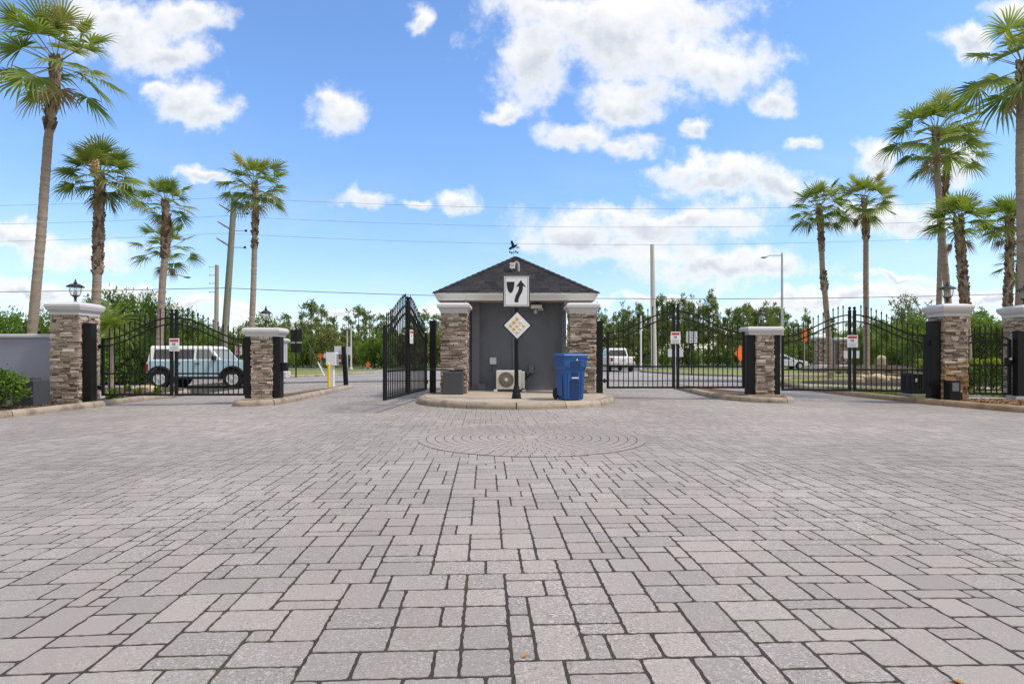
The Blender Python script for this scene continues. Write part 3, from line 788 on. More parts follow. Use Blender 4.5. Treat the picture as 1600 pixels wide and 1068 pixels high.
# ------------------------------------------------------------------ the guard house
t = thing('guardhouse', 'grey guardhouse with dark shingled hip roof on the island', 'guardhouse', (.12, 19.33, .146))
HW, HE, ZT = 1.53, 2.42, 2.80
MB().box(-HW, HW, -HW, HW, 0, ZT).build('wall', M_WALLG, t)
MB().box(-HW-.02, HW+.02, -HW-.02, HW+.02, 0, .10).build('base_band', M_TRIMG, t)
for sx in (-1, 1):
    MB().box(sx*(HW-.05)-.07, sx*(HW-.05)+.07, -HW-.022, -HW-.001, .10, ZT-.05).build('corner_board', M_TRIMG, t, bevel=.003)
MB().loft([(HE-.1, HE-.1, ZT-.1),(HE-.1, HE-.1, ZT-.085)]).build('soffit', M_SOFFIT, t)
pr = [(HE-.09, 0),(HE-.085,.02),(HE-.07,.06),(HE-.03,.12),(HE-.005,.16),(HE,.175),(HE,.215),(HE-.012,.22),(HE-.012,.16),(HE-.06,.15)]
mb = MB(); vs = []; fs = []
for (h_, z_) in pr:
    for (a, b) in ((-1,-1),(1,-1),(1,1),(-1,1)): vs.append((a*h_, b*h_, ZT-.105+z_))
for i in range(len(pr)-1):
    for j in range(4): fs.append((i*4+j, i*4+(j+1) % 4, (i+1)*4+(j+1) % 4, (i+1)*4+j))
mb.add(vs, fs).build('gutter', M_GUTTER, t, fixn=False)
# roof: shingle courses on four hips
ze, za, hr = ZT+.10, 4.52-.146, HE+.0
sl = (za-ze)/hr; LEN = math.hypot(hr, za-ze)
mb = MB(); r = random.Random(5); nc = 17
for side in range(4):
    Rm = Matrix.Rotation(side*PI/2, 3, 'Z'); nrm = Vector((0, -sl, 1)).normalized()
    up = Vector((0, 1, sl)).normalized()
    for c in range(nc):
        s0, s1 = c/nc, min(1, (c+1.12)/nc)
        w0 = hr*(1-s0); x = -w0-r.random()*.25
        while x < w0:
            wd = r.choice((.20, .26, .30, .34)); x1 = x+wd; th = r.choice((.012, .013, .015))
            w1 = hr*(1-s1)
            a0_, b0_ = max(x, -w0), min(x1, w0); a1_, b1_ = max(x, -w1), min(x1, w1)
            if b0_-a0_ > .01:
                if b1_ < a1_: a1_ = b1_ = max(-w1, min(w1, (a0_+b0_)/2))
                base0 = Vector((0, -hr, ze))+up*(LEN*s0); base1 = Vector((0, -hr, ze))+up*(LEN*s1)
                drop = r.uniform(-.004, .002)
                q = [Vector((a0_, 0, 0))+base0+nrm*.004+up*drop, Vector((b0_-.014, 0, 0))+base0+nrm*.004+up*drop, Vector((b0_-.014, 0, 0))+base0+nrm*th+up*drop, Vector((a0_, 0, 0))+base0+nrm*th+up*drop,
                     Vector((b1_-.014 if b1_ > a1_ else b1_, 0, 0))+base1+nrm*.005, Vector((a1_, 0, 0))+base1+nrm*.005]
                mb.add([Rm @ p for p in q], [(0,1,2,3),(3,2,4,5)], 0, r.random())
            x = x1
mb.add([(-hr,-hr,ze),(hr,-hr,ze),(hr,hr,ze),(-hr,hr,ze),(0,0,za)], [(0,1,4),(1,2,4),(2,3,4),(3,0,4)], 0, .3)
for side in range(4):                                             # hip caps
    Rm = Matrix.Rotation(side*PI/2, 3, 'Z'); a = Vector((-hr, -hr, ze)); b = Vector((0, 0, za)); k = 16
    d = (b-a).normalized(); sd_ = d.cross(Vector((0, 0, 1))).normalized(); nn_ = sd_.cross(d).normalized()
    for i in range(k):
        p0 = a+(b-a)*(i/k); p1 = a+(b-a)*min(1, (i+1.1)/k)
        q = [p0-sd_*.10-nn_*.03+nn_*.022, p0+nn_*.045, p0+sd_*.10-nn_*.03+nn_*.022, p1-sd_*.10-nn_*.03+nn_*.008, p1+nn_*.03, p1+sd_*.10-nn_*.03+nn_*.008]
        mb.add([Rm @ p for p in q], [(0,1,4,3),(1,2,5,4),(0,2,1)], 0, r.random()*.8)
mb.build('roof', M_SHING, t, fixn=False)
# downspouts
for sx in (-1, 1):
    xx = sx*(HW-.06); q = MB()
    q.tube([(xx, -HE+.10, ZT-.10),(xx, -HE+.12, ZT-.20),(xx, -HW-.10, ZT-.42),(xx, -HW-.075, ZT-.55),(xx, -HW-.075, .30)], .045, 4, square=True)
    if sx < 0: q.tube([(xx, -HW-.075, .32),(xx-.02, -HW-.12, .22),(xx-.08, -HW-.36, .06)], .05, 4, square=True)
    else: q.tube([(xx, -HW-.075, .32),(xx, -HW-.1, .12),(xx, -HW-.2, .06)], .045, 4, square=True)
    q.build('downspout', M_TRIMG, t)
MB().box(-1.36, -1.12, -HW-.075, -HW-.003, 0, ZT-.1).build('pipe_chase', M_TRIMG, t, bevel=.006)
MB().box(-1.19, -.93, -HW-.12, -HW-.076, 0, .20).build('chase_cover', M_TRIMG, t, bevel=.006)
MB().box(-.10, -.02, -HW-.06, -HW-.003, .42, ZT-.1).build('line_cover', M_TRIMG, t, bevel=.006)
q = MB().box(-.81, -.60, -HW-.09, -HW-.003, .79, 1.01); q.build('junction_box', M_PLATE, t, bevel=.03, seg=3)
MB().tube([(-.70,-HW-.03,.79),(-.70,-HW-.03,.10)], .018, 8).tube([(-.72,-HW-.05,.60),(-.78,-HW-.12,.66)], .02, 8).build('conduit', M_TRIMG, t)
MB().box(.40, .55, -HW-.09, -HW-.003, .53, .78).build('disconnect_box', M_TRIMG, t, bevel=.008)
MB().tube([(.44,-HW-.05,.53),(.40,-HW-.12,.44),(.30,-HW-.16,.42)], .02, 8).build('cable', M_BLACK, t)
# small things that belong to the wall and the roof
t2 = thing('security_camera', 'beige security camera under the eave, right of the traffic sign', 'camera', (.74, 17.78, 2.62))
MB().box(-.17, .17, -.40, -.06, .02, .13).build('housing', M_ACB, t2, bevel=.02)
MB().lathe([(.02,.02),(.06,-.02),(.07,-.07),(.045,-.13),(.01,-.15)], (-.02,-.22,0), 14).build('dome', M_GALV, t2, smooth=True)
MB().box(.06, .22, -.08, -.0, -.02, .05).build('bracket', M_ACB, t2)
yl = 18.35; zl = 3.08+.6*(yl-16.91)
t2 = thing('flood_light', 'small white flood light on the front roof slope', 'light', (0, yl, zl))
MB().box(-.07, .09, -.14, -.05, .02, .20).build('lamp_head', M_WHITE, t2, bevel=.012)
MB().box(-.05, .07, -.146, -.141, .09, .18).build('lens', M_GALV, t2)
MB().tube([(0,0,-.06),(0,-.02,.06),(0,-.06,.10)], .018, 8).build('arm', M_GALV, t2)
t2 = thing('vent_pipe', 'grey gooseneck vent pipe on the front roof slope', 'pipe', (.18, yl-.05, zl-.05))
MB().tube([(0.03,0,-.1),(.03,0,.13),(.02,0,.24),(-.03,-.02,.29),(-.08,-.03,.26),(-.095,-.03,.19)], .035, 10).build('pipe', M_SOFFIT, t2, smooth=True)
t2 = thing('weathervane', 'black bird weathervane on the roof peak', 'weathervane', (.06, 19.33, 4.50)); t2.scale = (.85, .85, .88)
MB().tube([(0,0,0),(0,0,.46)], .012, 8).build('rod', M_GALV, t2)
q = MB()
for a in (.5, .5+PI/2): q.tube([(-.17*math.cos(a),-.17*math.sin(a),.20),(.17*math.cos(a),.17*math.sin(a),.20)], .008, 6)
for k in range(4):
    a = .5+k*PI/2; q.lathe([(.004,-.035),(.035,-.01),(.035,.01),(.004,.035)], (.18*math.cos(a), .18*math.sin(a), .20), 8)
q.build('compass_arms', M_BLACK, t2)
q = MB(); q.prism([(-.20,.33),(-.16,.40),(-.10,.41),(-.09,.46),(-.13,.62),(-.06,.66),(-.01,.55),(.03,.48),(.11,.50),(.15,.46),(.10,.43),(.05,.38),(-.02,.36),(-.08,.33),(-.15,.28)], -.012, .012)
q.prism([(.10,.36),(.24,.38),(.20,.41),(.11,.40)], -.009, .009)
q.build('bird', M_BLACK, t2)

# ------------------------------------------------------------------ traffic sign on its pole
t = thing('traffic_sign', 'black and white keep right arrow sign on a black pole above a diamond', 'traffic sign', (.11, 14.3, .146))
MB().tube([(0,0,.30),(0,0,2.98)], .052, 16).build('pole', M_BLACK, t, smooth=True)
MB().lathe([(.125,0),(.125,.03),(.108,.045),(.108,.075),(.115,.085),(.10,.12),(.085,.20),(.078,.235),(.068,.245),(.068,.30),(.055,.32)], n=20).build('base', M_BLACK, t, smooth=True)
MB().lathe([(.056,2.95),(.06,2.98),(.03,3.02),(.012,3.03),(.03,3.06),(.003,3.09)], n=12).build('finial', M_BLACK, t, smooth=True)
y0 = -.075
MB().box(-.335, .335, y0-.0, y0+.03, 2.245, 3.055).build('back_board', M_SIGNG, t, bevel=.012)
MB().box(-.305, .305, y0-.008, y0-.001, 2.28, 3.02).build('plate', M_WHITE, t, bevel=.003)
q = MB(); fx, fz, bw = .285, .35, .010
for (xa, xb, zA, zB) in ((-fx,fx,fz-bw,fz),(-fx,fx,-fz,-fz+bw),(-fx,-fx+bw,-fz+bw,fz-bw),(fx-bw,fx,-fz+bw,fz-bw)):
    q.box(xa, xb, y0-.0105, y0-.0085, 2.65+zA, 2.65+zB)
q.build('border', M_SIGNB, t)
def sg(px, py): return ((px-157)/221*.61, 2.65-(py-480)/274*.74)
q = MB(); q.prism([sg(*p) for p in ((68,393),(140,393),(137,430),(131,462),(122,484),(112,495),(98,495),(87,484),(77,462),(71,430))], y0-.0105, y0-.0085); q.build('divider_symbol', M_SIGNB, t)
q = MB(); q.prism([sg(*p) for p in ((196,378),(243,442),(214,432),(214,462),(206,490),(190,518),(177,550),(174,580),(139,580),(141,550),(151,515),(170,480),(178,455),(178,432),(150,442))], y0-.0105, y0-.0085); q.build('arrow_symbol', M_SIGNB, t)
q = MB()
for z_ in (2.945, 2.335): q.lathe([(.012,y0-.012),(.012,y0-.0085)], (0, 0, z_), 10, axis='y')
q.build('bolts', M_GALV, t)
t2 = thing('object_marker', 'white diamond marker with nine amber discs below the arrow sign', 'marker sign', (.13, 14.3, 1.955))
d = .372; y0 = -.075
MB().prism([(0,-d),(d,0),(0,d),(-d,0)], y0, y0+.02).build('back_board', M_SIGNB, t2)
d2 = .325
MB().prism([(0,-d2),(d2,0),(0,d2),(-d2,0)], y0-.006, y0-.001).build('plate', M_WHITE, t2)
fade = [M_AMBER2, M_AMBER, M_AMBER, M_AMBER3, M_AMBER2, M_AMBER, M_AMBER2, M_AMBER3, M_AMBER]
k = 0
for i in (-1, 0, 1):
    for j in (-1, 0, 1):
        u, v = (i-j)*.081, (i+j)*.083
        MB().lathe([(.043,y0-.0065),(.043,y0-.012),(.030,y0-.018),(.002,y0-.020)], (u, 0, v), 14, axis='y').build('reflector', fade[k], t2, smooth=True); k += 1

# ------------------------------------------------------------------ blue wheeled bin
t = thing('wheeled_bin', 'blue wheeled recycling bin on the island, right of the sign pole', 'bin', (1.40, 13.92, .146), R(17))
MB().loft([(.228,.262,.02),(.238,.272,.05),(.264,.302,.74),(.264,.302,.76)]).build('body', M_BLUE, t, bevel=.035, seg=3)
q = MB(); q.loft([(.250,.285,.70,0,-.01),(.285,.325,.80,0,-.02),(.292,.335,1.0,0,-.02),(.300,.345,1.0,0,-.02),(.300,.345,1.035,0,-.02)]); q.build('collar', M_BLUE, t, bevel=.015)
q = MB(); q.loft([(.315,.365,1.038,0,-.01),(.318,.368,1.075,0,-.01),(.29,.34,1.10,0,-.01),(.20,.25,1.118,0,-.01)])
q.box(-.18, .18, .30, .42, 1.03, 1.10); q.build('lid', M_BLUE, t, bevel=.012)
for sx in (-1, 1): MB().box(sx*.12-.07, sx*.12+.07, -.30, -.08, 1.10, 1.128).build('lid_rib', M_BLUE, t, bevel=.012)
MB().tube([(-.22,.40,1.0),(-.22,.44,1.03),(.22,.44,1.03),(.22,.40,1.0)], .016, 8).build('handle', M_BLUE, t)
Mx = Matrix.Rotation(R(2.5), 3, 'X')
def face_y(z): return -(.272+.03*(z-.05)/.69)
MB().obox((.0, face_y(.26)-.004, .26), (.24, .012, .44), Mx).build('lower_recess_shade', M_BLUE_SHADE, t, bevel=.004)  # this and the next two are raised panels; darker blue paints the recess shade
MB().obox((.0, face_y(.60)-.004, .60), (.16, .012, .13), Mx).build('upper_recess_shade', M_BLUE_SHADE, t, bevel=.004)
MB().box(-.125, .125, -.362, -.345, .80, .94).build('grab_recess_shade', M_BLUE_SHADE, t, bevel=.004)
MB().tube([(-.085,-.315,.535),(.085,-.315,.535)], .016, 8).build('lift_bar', M_PLATE, t)
for sx in (-1, 1):
    for (dx) in (.0,): MB().obox((sx*.175, face_y(.35)-.006, .35), (.022, .022, .62), Mx).build('rib', M_BLUE, t, bevel=.006)
    MB().box(sx*.262-.012, sx*.262+.012, -.16, .16, .10, .62).build('side_rib', M_BLUE, t, bevel=.006)
for sx in (-1, 1):
    w_ = MB(); 
    vs = []
    w_.lathe([(.13,-.025),(.14,-.015),(.14,.015),(.13,.025)], (0,0,0), 20, axis='y')
    o = w_.build('wheel', M_RUB, t, smooth=True); o.location = (sx*.27, .27, .14); o.rotation_euler = (0, 0, PI/2)
MB().tube([(-.27,.27,.14),(.27,.27,.14)], .012, 8).build('axle', M_GALV, t)
MB().lathe([(.022,-.368),(.022,-.362),(.004,-.360)], (.03, 0, .965), 10, axis='y').build('stud', M_PLATE, t)

# ------------------------------------------------------------------ air conditioner on the island
t = thing('air_conditioner', 'beige outdoor air conditioner unit against the guardhouse wall', 'air conditioner', (-.04, 17.2, .146))
MB().box(-.43, .33, -.16, .16, .07, .63).build('casing', M_ACB, t, bevel=.02)
MB().box(.331, .42, -.13, .15, .09, .60).build('side_panel', M_ACB, t, bevel=.025)
MB().box(-.40, .40, -.13, .13, .055, .069).build('base_pan', M_ACD, t)
fc = (-.135, 0, .355)
MB().lathe([(.222,-.163),(.222,-.168),(.21,-.172),(.005,-.166)], fc, 32, axis='y').build('fan_opening', M_ACD, t, smooth=True)
q = MB()
for k in range(44):
    a = 2*PI*k/44; b_ = a+.35; q.tube([(fc[0]+.05*math.cos(a), -.185, fc[2]+.05*math.sin(a)),(fc[0]+.225*math.cos(b_), -.178, fc[2]+.225*math.sin(b_))], .0035, 4)
for rr_ in (.10, .15, .20, .227):
    q.tube([(fc[0]+rr_*math.cos(2*PI*j/40), -.183, fc[2]+rr_*math.sin(2*PI*j/40)) for j in range(41)], .0042, 4)
q.build('fan_grille', M_ACR, t)
MB().lathe([(.045,-.178),(.045,-.195),(.03,-.20),(.003,-.202)], fc, 18, axis='y').build('hub', M_ACB, t, smooth=True)
for sx in (-.45, .40):
    MB().box(sx-.055, sx+.055, -.20, .20, 0, .06).build('foot', M_PLATE, t, bevel=.015)
MB().tube([(.40,-.02,.40),(.47,-.02,.36),(.49,.05,.42),(.46,.30,.55)], .022, 8).build('hose', M_BLACK, t, smooth=True)

# ------------------------------------------------------------------ gate operators
def operator(label, x, y, z, w, d, h, rz=0, knob=True):
    t = thing('gate_operator', label, 'gate operator', (x, y, z), rz, group='dark grey gate operator boxes')
    MB().loft([(w/2,d/2,0),(w/2*.95,d/2*.95,h-.03),(w/2*.93,d/2*.93,h)]).build('cover', M_OPBOX, t, bevel=.012)
    if knob: MB().lathe([(.12,h),(.12,h+.05),(.10,h+.065),(.01,h+.07)], (.06,.02,0), 18).build('top_hub', M_OPBOX, t, smooth=True)
    return t
operator('dark grey operator box beside the leftmost pillar and the near bush', -12.02, 14.42, gz(-12)+.10, .52, .52, .66)
t = operator('dark grey operator box at the foot of the pillar left of guardhouse', -1.62, 15.93, .146, .56, .42, .63, knob=False)
q = MB().tube([(-.05,-.0,.66),(-.72,-.25,.69),(-1.0,-.9,.68)], .018, 8)
q.build('swing_arm', M_BLACK, t)
MB().box(-.12, .26, -.12, .1, .625, .665).build('arm_plate', M_BLACK, t)
t = thing('gate_operator', 'low black operator box at the foot of the rust stained pillar', 'gate operator', (11.66, 15.22, gz(11.6)+.10), 0, group='dark grey gate operator boxes')
MB().box(-.16, .12, -.10, .14, 0, .56).build('cover', M_BLACK, t, bevel=.012)
MB().box(-.10, .07, -.108, -.101, .28, .50).build('panel', M_TRIMG, t)
MB().box(.122, .20, -.06, .06, .06, .24).build('side_box', M_BLACK, t, bevel=.006)

# condenser behind the right outer gate
t = thing('condenser_unit', 'dark slatted condenser unit on a pad behind the right outer gate', 'condenser', (12.10, 17.25, gz(12)+.12))
MB().box(-.33, .33, -.33, .33, 0, .06).build('pad', M_GALV, t)
MB().box(-.25, .25, -.25, .25, .065, .62).build('coil', M_ACD, t)
q = MB()
for i in range(9):
    u = -.26+.52*i/8
    for (cx, cy) in ((u,-.265),(u,.265),(-.265,u),(.265,u)): q.box(cx-.014, cx+.014, cy-.014, cy+.014, .065, .62)
for k in range(9):
    z_ = .08+k*.062; q.box(-.268, .268, -.268, .268, z_, z_+.012)
q.build('louvres', M_TRIMB, t)
MB().loft([(.285,.285,.62),(.285,.285,.66),(.25,.25,.69)]).build('top', M_TRIMB, t, bevel=.01)
MB().box(-.22, -.13, -.287, -.284, .42, .52).build('label_plate', M_PLATE, t)

# grey wall at the far left
t = thing('boundary_wall', 'smooth grey boundary wall left of the leftmost pillar', 'wall', (-17.0, 15.42, gz(-12)+.05))
MB().box(-9, 4.99, -.10, .10, 0, 1.77).build('wall_face', M_FENCEW, t)
MB().loft([(7.02,.115,1.77),(7.02,.15,1.80),(7.02,.15,1.86),(7.02,.12,1.885)], (-1.985,0,0)).build('coping', M_FENCEC, t)

# ------------------------------------------------------------------ palms
def frond(mb, hub, az, el, pl, fr, r, dry=False, droop=1.0):
    """a fan leaf: bare stalk, then a pleated fan split into drooping fingers"""
    d = Vector((math.cos(az)*math.cos(el), math.sin(az)*math.cos(el), math.sin(el)))
    g = Vector((0, 0, -1)); p = Vector(hub); pts = [p.copy()]
    for i in range(5):
        d = (d+g*.034*droop*(1.2 if el < .5 else .8)).normalized(); p = p+d*pl/5; pts.append(p.copy())
    mb.tube(pts, [.022, .017, .014, .012, .011, .010], 4, 1 if dry else 0, .85 if not dry else .4)
    side = d.cross(Vector((0, 0, 1)))
    side = side.normalized() if side.length > .05 else Vector((math.sin(az), -math.cos(az), 0))
    nrm = side.cross(d).normalized()
    roll = r.uniform(-.5, .5); side, nrm = side*math.cos(roll)+nrm*math.sin(roll), nrm*math.cos(roll)-side*math.sin(roll)
    n = r.randint(22, 28); half = R(r.uniform(96, 118)); cup = r.uniform(.05, .35)
    t0 = min(.97, max(.05, r.gauss(.52, .17)+(.18 if el > .9 else 0)))
    for i in range(n):
        a0, a1 = -half+2*half*i/n, -half+2*half*(i+1)/n; am = (a0+a1)/2
        L = fr*(.72+.28*math.cos(am*.8))*r.uniform(.93, 1.05)
        if r.random() < .05: continue
        def at(a, q, k=0., w=0.):
            v = d*math.cos(a)+side*math.sin(a)
            return p+v*(L*q)+nrm*(cup*L*q*(math.sin(abs(a)*.7)**2)+w)+g*(k*L)
        dr = droop*(.05+.16*r.random()+.07*max(0, math.cos(el)))*(1+.5*abs(am))
        s1 = .36; s2 = .70
        m1 = .23*(a1-a0)
        pl_ = .018*fr
        v = [p, at(a0, s1, dr*.12, -pl_), at(am, s1, dr*.12, pl_), at(a1, s1, dr*.12, -pl_),
             at(am-m1, s2, dr*.50), at(am+m1, s2, dr*.50), at(am+r.uniform(-.05, .05), .97, dr*1.35)]
        t = min(1, max(0, t0+r.gauss(0, .07)))
        mb.add(v, [(0,1,2),(0,2,3)], 1 if dry else 0, t)
        mb.add([v[1], v[2], v[3], v[4], v[5]], [(0,1,3),(1,4,3),(1,2,4)], 1 if dry else 0, t)
        mb.add([v[4], v[5], v[6]], [(0,1,2)], 1 if dry else 0, min(1, t+(.22 if r.random() < .35 else .04)))
PALMG = 'fan palms around the entrance'
def palm(label, Y, pts, wid, crown, seed, nf=26, boots=(), pl=.75, low=-.75, flower=False, fan=1.0):
    """pts: (px, py) of the trunk's line from hub to foot"""
    r = random.Random(seed)
    P3 = [Vector((X(a, Y), 0, Z(b, Y))) for a, b in pts]
    a, b = P3[-2], P3[-1]; z0 = gz(b.x)+.06
    if b.z > z0:
        k = (b.z-z0)/max(.3, (a.z-b.z)); f = b+(b-a)*k*.55; f.z = z0
        P3.append(Vector((f.x, 0, z0)))
    foot = P3[-1]
    t = thing('fan_palm', label, 'palm', (foot.x, Y, z0), group=PALMG)
    loc = [Vector((p.x-foot.x, 0, p.z-z0)) for p in P3][::-1]
    # dense centre line
    zs = [p.z for p in loc]; H = zs[-1]; k = max(30, int(H/.055)); cl = []
    for i in range(k+1):
        z = H*i/k
        for j in range(len(loc)-1):
            if loc[j].z <= z <= loc[j+1].z+1e-6:
                u = (z-loc[j].z)/max(1e-6, loc[j+1].z-loc[j].z)
                cl.append(Vector((loc[j].x+(loc[j+1].x-loc[j].x)*u, 0, z))); break
    for _ in range(6):
        cl = [cl[0]]+[(cl[i-1]+cl[i]*2+cl[i+1])/4 for i in range(1, len(cl)-1)]+[cl[-1]]
    r0 = .84*wid/2*Y/900; rad = []
    for i, p in enumerate(cl):
        f = i/len(cl); q = r0*(1.10-.22*f+.35*max(0, 1-p.z/.5)**2)*(1+.035*r.uniform(-1, 1)+.03*math.sin(p.z*31+math.sin(p.z*5)*2))
        rad.append(q)
    MB().tube(cl, rad, 14).build('trunk', M_PALMT, t, smooth=True)
    # old leaf bases: overlapping wedges round the trunk
    def cen(z):
        i = min(len(cl)-1, max(0, int(round(z/H*(len(cl)-1))))); return cl[i], rad[i]
    zone = [(Z(b_, Y)-z0, Z(a_, Y)-z0, s) for (a_, b_, s) in boots]+[(H-.45, H+.02, 1.0)]
    for (za, zb, s) in zone:
        z = za; ph = r.random()*6; mb = MB()
        while z < zb:
            for q in range(7):
                aa = ph+q*2*PI/7+r.uniform(-.15, .15); c, rr_ = cen(z)
                if r.random() < .08: continue
                w_ = .075*s*r.uniform(.8, 1.2)*(rr_/.17); hh_ = .17*s*r.uniform(.8, 1.3); o = rr_*.86; out = (.05+.05*r.random())*s*(rr_/.17)
                ux, uy = math.cos(aa), math.sin(aa); sx, sy = -uy, ux
                def pt(rad_, sd_, dz): return (c.x+ux*rad_+sx*sd_, uy*rad_+sy*sd_, z+dz)
                mb.add([pt(o,-w_,0), pt(o,w_,0), pt(o+out*.8,-w_*.7,hh_*.6), pt(o+out*.8,w_*.7,hh_*.6), pt(o+out*1.25,-w_*.25,hh_), pt(o+out*1.25,w_*.25,hh_), pt(o,0,hh_*1.1)],
                       [(0,1,3,2),(2,3,5,4),(4,5,6),(0,2,4,6),(1,6,5,3)], 0, r.random())
            z += .11*s*(r0/.17)**.3; ph += .45
        mb.build('leaf_bases', M_BOOT, t, fixn=False)
    cr = MB(); fr = crown*Y/900; R_ = fr
    hub = cl[-1]+Vector((0, 0, -.02))
    for i in range(nf):
        u = (i+.5)/nf; el = R(84)-u**.85*(R(84)-low)
        az = i*2.39996+r.uniform(-.25, .25)
        pll = R_*.57*(2-fan)**1.3*r.uniform(.8, 1.12)*(.72 if el > 1.1 else 1); f_ = R_*.47*fan*r.uniform(.82, 1.12)
        frond(cr, hub-Vector((0, 0, .28*u*R_*.5)), az, el, pll, f_, r, False, .6+.6*u)
    for i in range(2):
        frond(cr, hub-Vector((0, 0, .3)), r.random()*6, -R(50)-r.random()*.4, R_*.40, R_*.34, r, True, 1.2)
    cr.build('crown', [M_FROND, M_DEAD], t, fixn=False)
    if flower:
        q = MB(); c0 = hub+Vector((.06, -.34, -.12))
        for i in range(420):
            u = r.random(); a = r.random()*2*PI; w_ = .16*math.sin(PI*(.12+.86*u))**.7*r.random()**.5
            p = c0+Vector((w_*math.cos(a), w_*math.sin(a), .80*u)); s = r.uniform(.015, .035)
            q.lathe([(s*.2,-s),(s,0),(s*.2,s)], p, 5, 0, r.random())
        q.tube([hub+Vector((0,0,-.3)), c0+Vector((0,0,.05)), c0+Vector((0,0,.6))], .02, 6)
        q.build('flower_stalk', M_PFLOWER, t, fixn=False)
    return t
palm('tallest leaning fan palm behind the grey wall at far left', 17.5, [(88,92),(84,150),(75,220),(64,370),(50,522)], 15.5, 112, 21, 24, boots=((95,205,1.25),), low=-R(28))
palm('fan palm with a cream flower stalk behind the leftmost pillar', 20, [(156,272),(155,330),(153,400),(150,478)], 15, 76, 22, 30, boots=((285,430,1.15),), flower=True, fan=1.1, low=-R(18))
palm('slim fan palm above the pale blue vehicle, taller of two in line', 27, [(258,315),(260,345),(258,400),(254,440),(250,520)], 12, 53, 23, 25, boots=((340,405,1.3),), low=-R(14))
palm('short fan palm right behind the slim palm above the vehicle', 31, [(260,388),(256,440),(251,520)], 8, 58, 24, 21, low=-R(14))
palm('slim fan palm behind the left median lantern, right of utility pole', 28, [(398,288),(399,330),(398,380),(396,450),(393,520)], 10, 62, 25, 32, boots=((340,368,1.4),(378,390,1.1)), low=-R(28))
palm('fan palm with bent trunk behind the right outer gate, left of a pair', 30, [(1279,322),(1283,370),(1285,420),(1290,470),(1296,540)], 9.5, 54, 26, 31, boots=((335,395,1.2),(430,455,1.3)), low=-R(26))
palm('straight fan palm behind the right outer gate, right of a pair', 30, [(1350,312),(1353,360),(1353,440),(1354,550)], 9.5, 54, 27, 31, boots=((340,376,1.35),), low=-R(26))
palm('tall fan palm with smooth trunk behind the lantern of rust stained pillar', 22, [(1462,205),(1464,260),(1468,330),(1477,420),(1482,480)], 11, 80, 28, 30, low=-R(18))
palm('fan palm with shaggy upper trunk, half hidden by the tall smooth palm', 25, [(1482,238),(1478,290),(1470,370),(1467,480)], 9, 64, 29, 24, boots=((245,310,1.2),), low=-R(20))
palm('short stout fan palm with a boot covered trunk, right of the lantern', 20, [(1497,342),(1500,380),(1504,430),(1508,480)], 14, 64, 30, 18, boots=((350,482,1.0),), fan=1.26, low=-R(8))
palm('short fan palm just left of the trunk at the right edge', 23, [(1577,342),(1578,390),(1576,440),(1574,490)], 12, 58, 31, 21, boots=((350,490,1.0),), fan=1.2, low=-R(15))
palm('tall fan palm at the right edge of the photo', 17.5, [(1598,98),(1595,160),(1594,260),(1597,400),(1600,480)], 15, 100, 32, 21, low=-R(28), boots=((100,135,1.2),))
palm('lowest small fan palm beneath the tall palm at right edge', 24, [(1594,410),(1592,440),(1590,490)], 10, 44, 33, 13, low=-R(30))

# ------------------------------------------------------------------ leafy trees, pines, bushes
def leafmesh(name, centres, rads, n, size, m, seed, per=22, asp=.45, sub=.2, up=.25):
    rs = np.random.RandomState(seed)
    C_ = np.array(centres, float); A = np.array(rads, float)
    vol = np.power(A.prod(1), .75); pr_ = vol/vol.sum()
    ns = max(1, n//per); b = rs.choice(len(C_), ns, p=pr_)
    dr = rs.normal(size=(ns, 3)); dr /= np.linalg.norm(dr, axis=1)[:, None]
    rad = rs.random_sample(ns)**.42
    sc = C_[b]+dr*rad[:, None]*A[b]
    st = np.clip(rs.normal(.45, .2, ns), 0, 1)
    P = np.repeat(sc, per, 0); o = np.repeat(dr, per, 0); T = np.repeat(st, per)
    spread = np.repeat(A[b].min(1)*sub, per)[:, None]
    N_ = len(P); P = P+rs.normal(size=(N_, 3))*spread
    d1 = rs.normal(size=(N_, 3))+o*.7+np.array([0, 0, up]); d1 /= np.linalg.norm(d1, axis=1)[:, None]
    d2 = np.cross(d1, rs.normal(size=(N_, 3))); d2 /= np.linalg.norm(d2, axis=1)[:, None]
    L = size*rs.uniform(.6, 1.3, N_)[:, None]
    v = np.stack([P, P+d1*L*.5+d2*L*asp*.5, P+d1*L, P+d1*L*.5-d2*L*asp*.5], 1).reshape(-1, 3)
    me = bpy.data.meshes.new(name); me.vertices.add(N_*4); me.vertices.foreach_set('co', v.ravel())
    me.loops.add(N_*4); me.loops.foreach_set('vertex_index', np.arange(N_*4, dtype=np.int32))
    me.polygons.add(N_); me.polygons.foreach_set('loop_start', np.arange(0, N_*4, 4, dtype=np.int32))
    try: me.polygons.foreach_set('loop_total', np.full(N_, 4, dtype=np.int32))
    except Exception: pass
    me.update(calc_edges=True); me.materials.append(m)
    at = me.attributes.new('tint', 'FLOAT', 'FACE'); at.data.foreach_set('value', np.clip(T+rs.normal(0, .13, N_), 0, 1).astype(np.float32))
    me.validate()
    return me
def obj(name, me, parent): 
    o = bpy.data.objects.new(name, me); COL.objects.link(o); o.parent = parent; return o
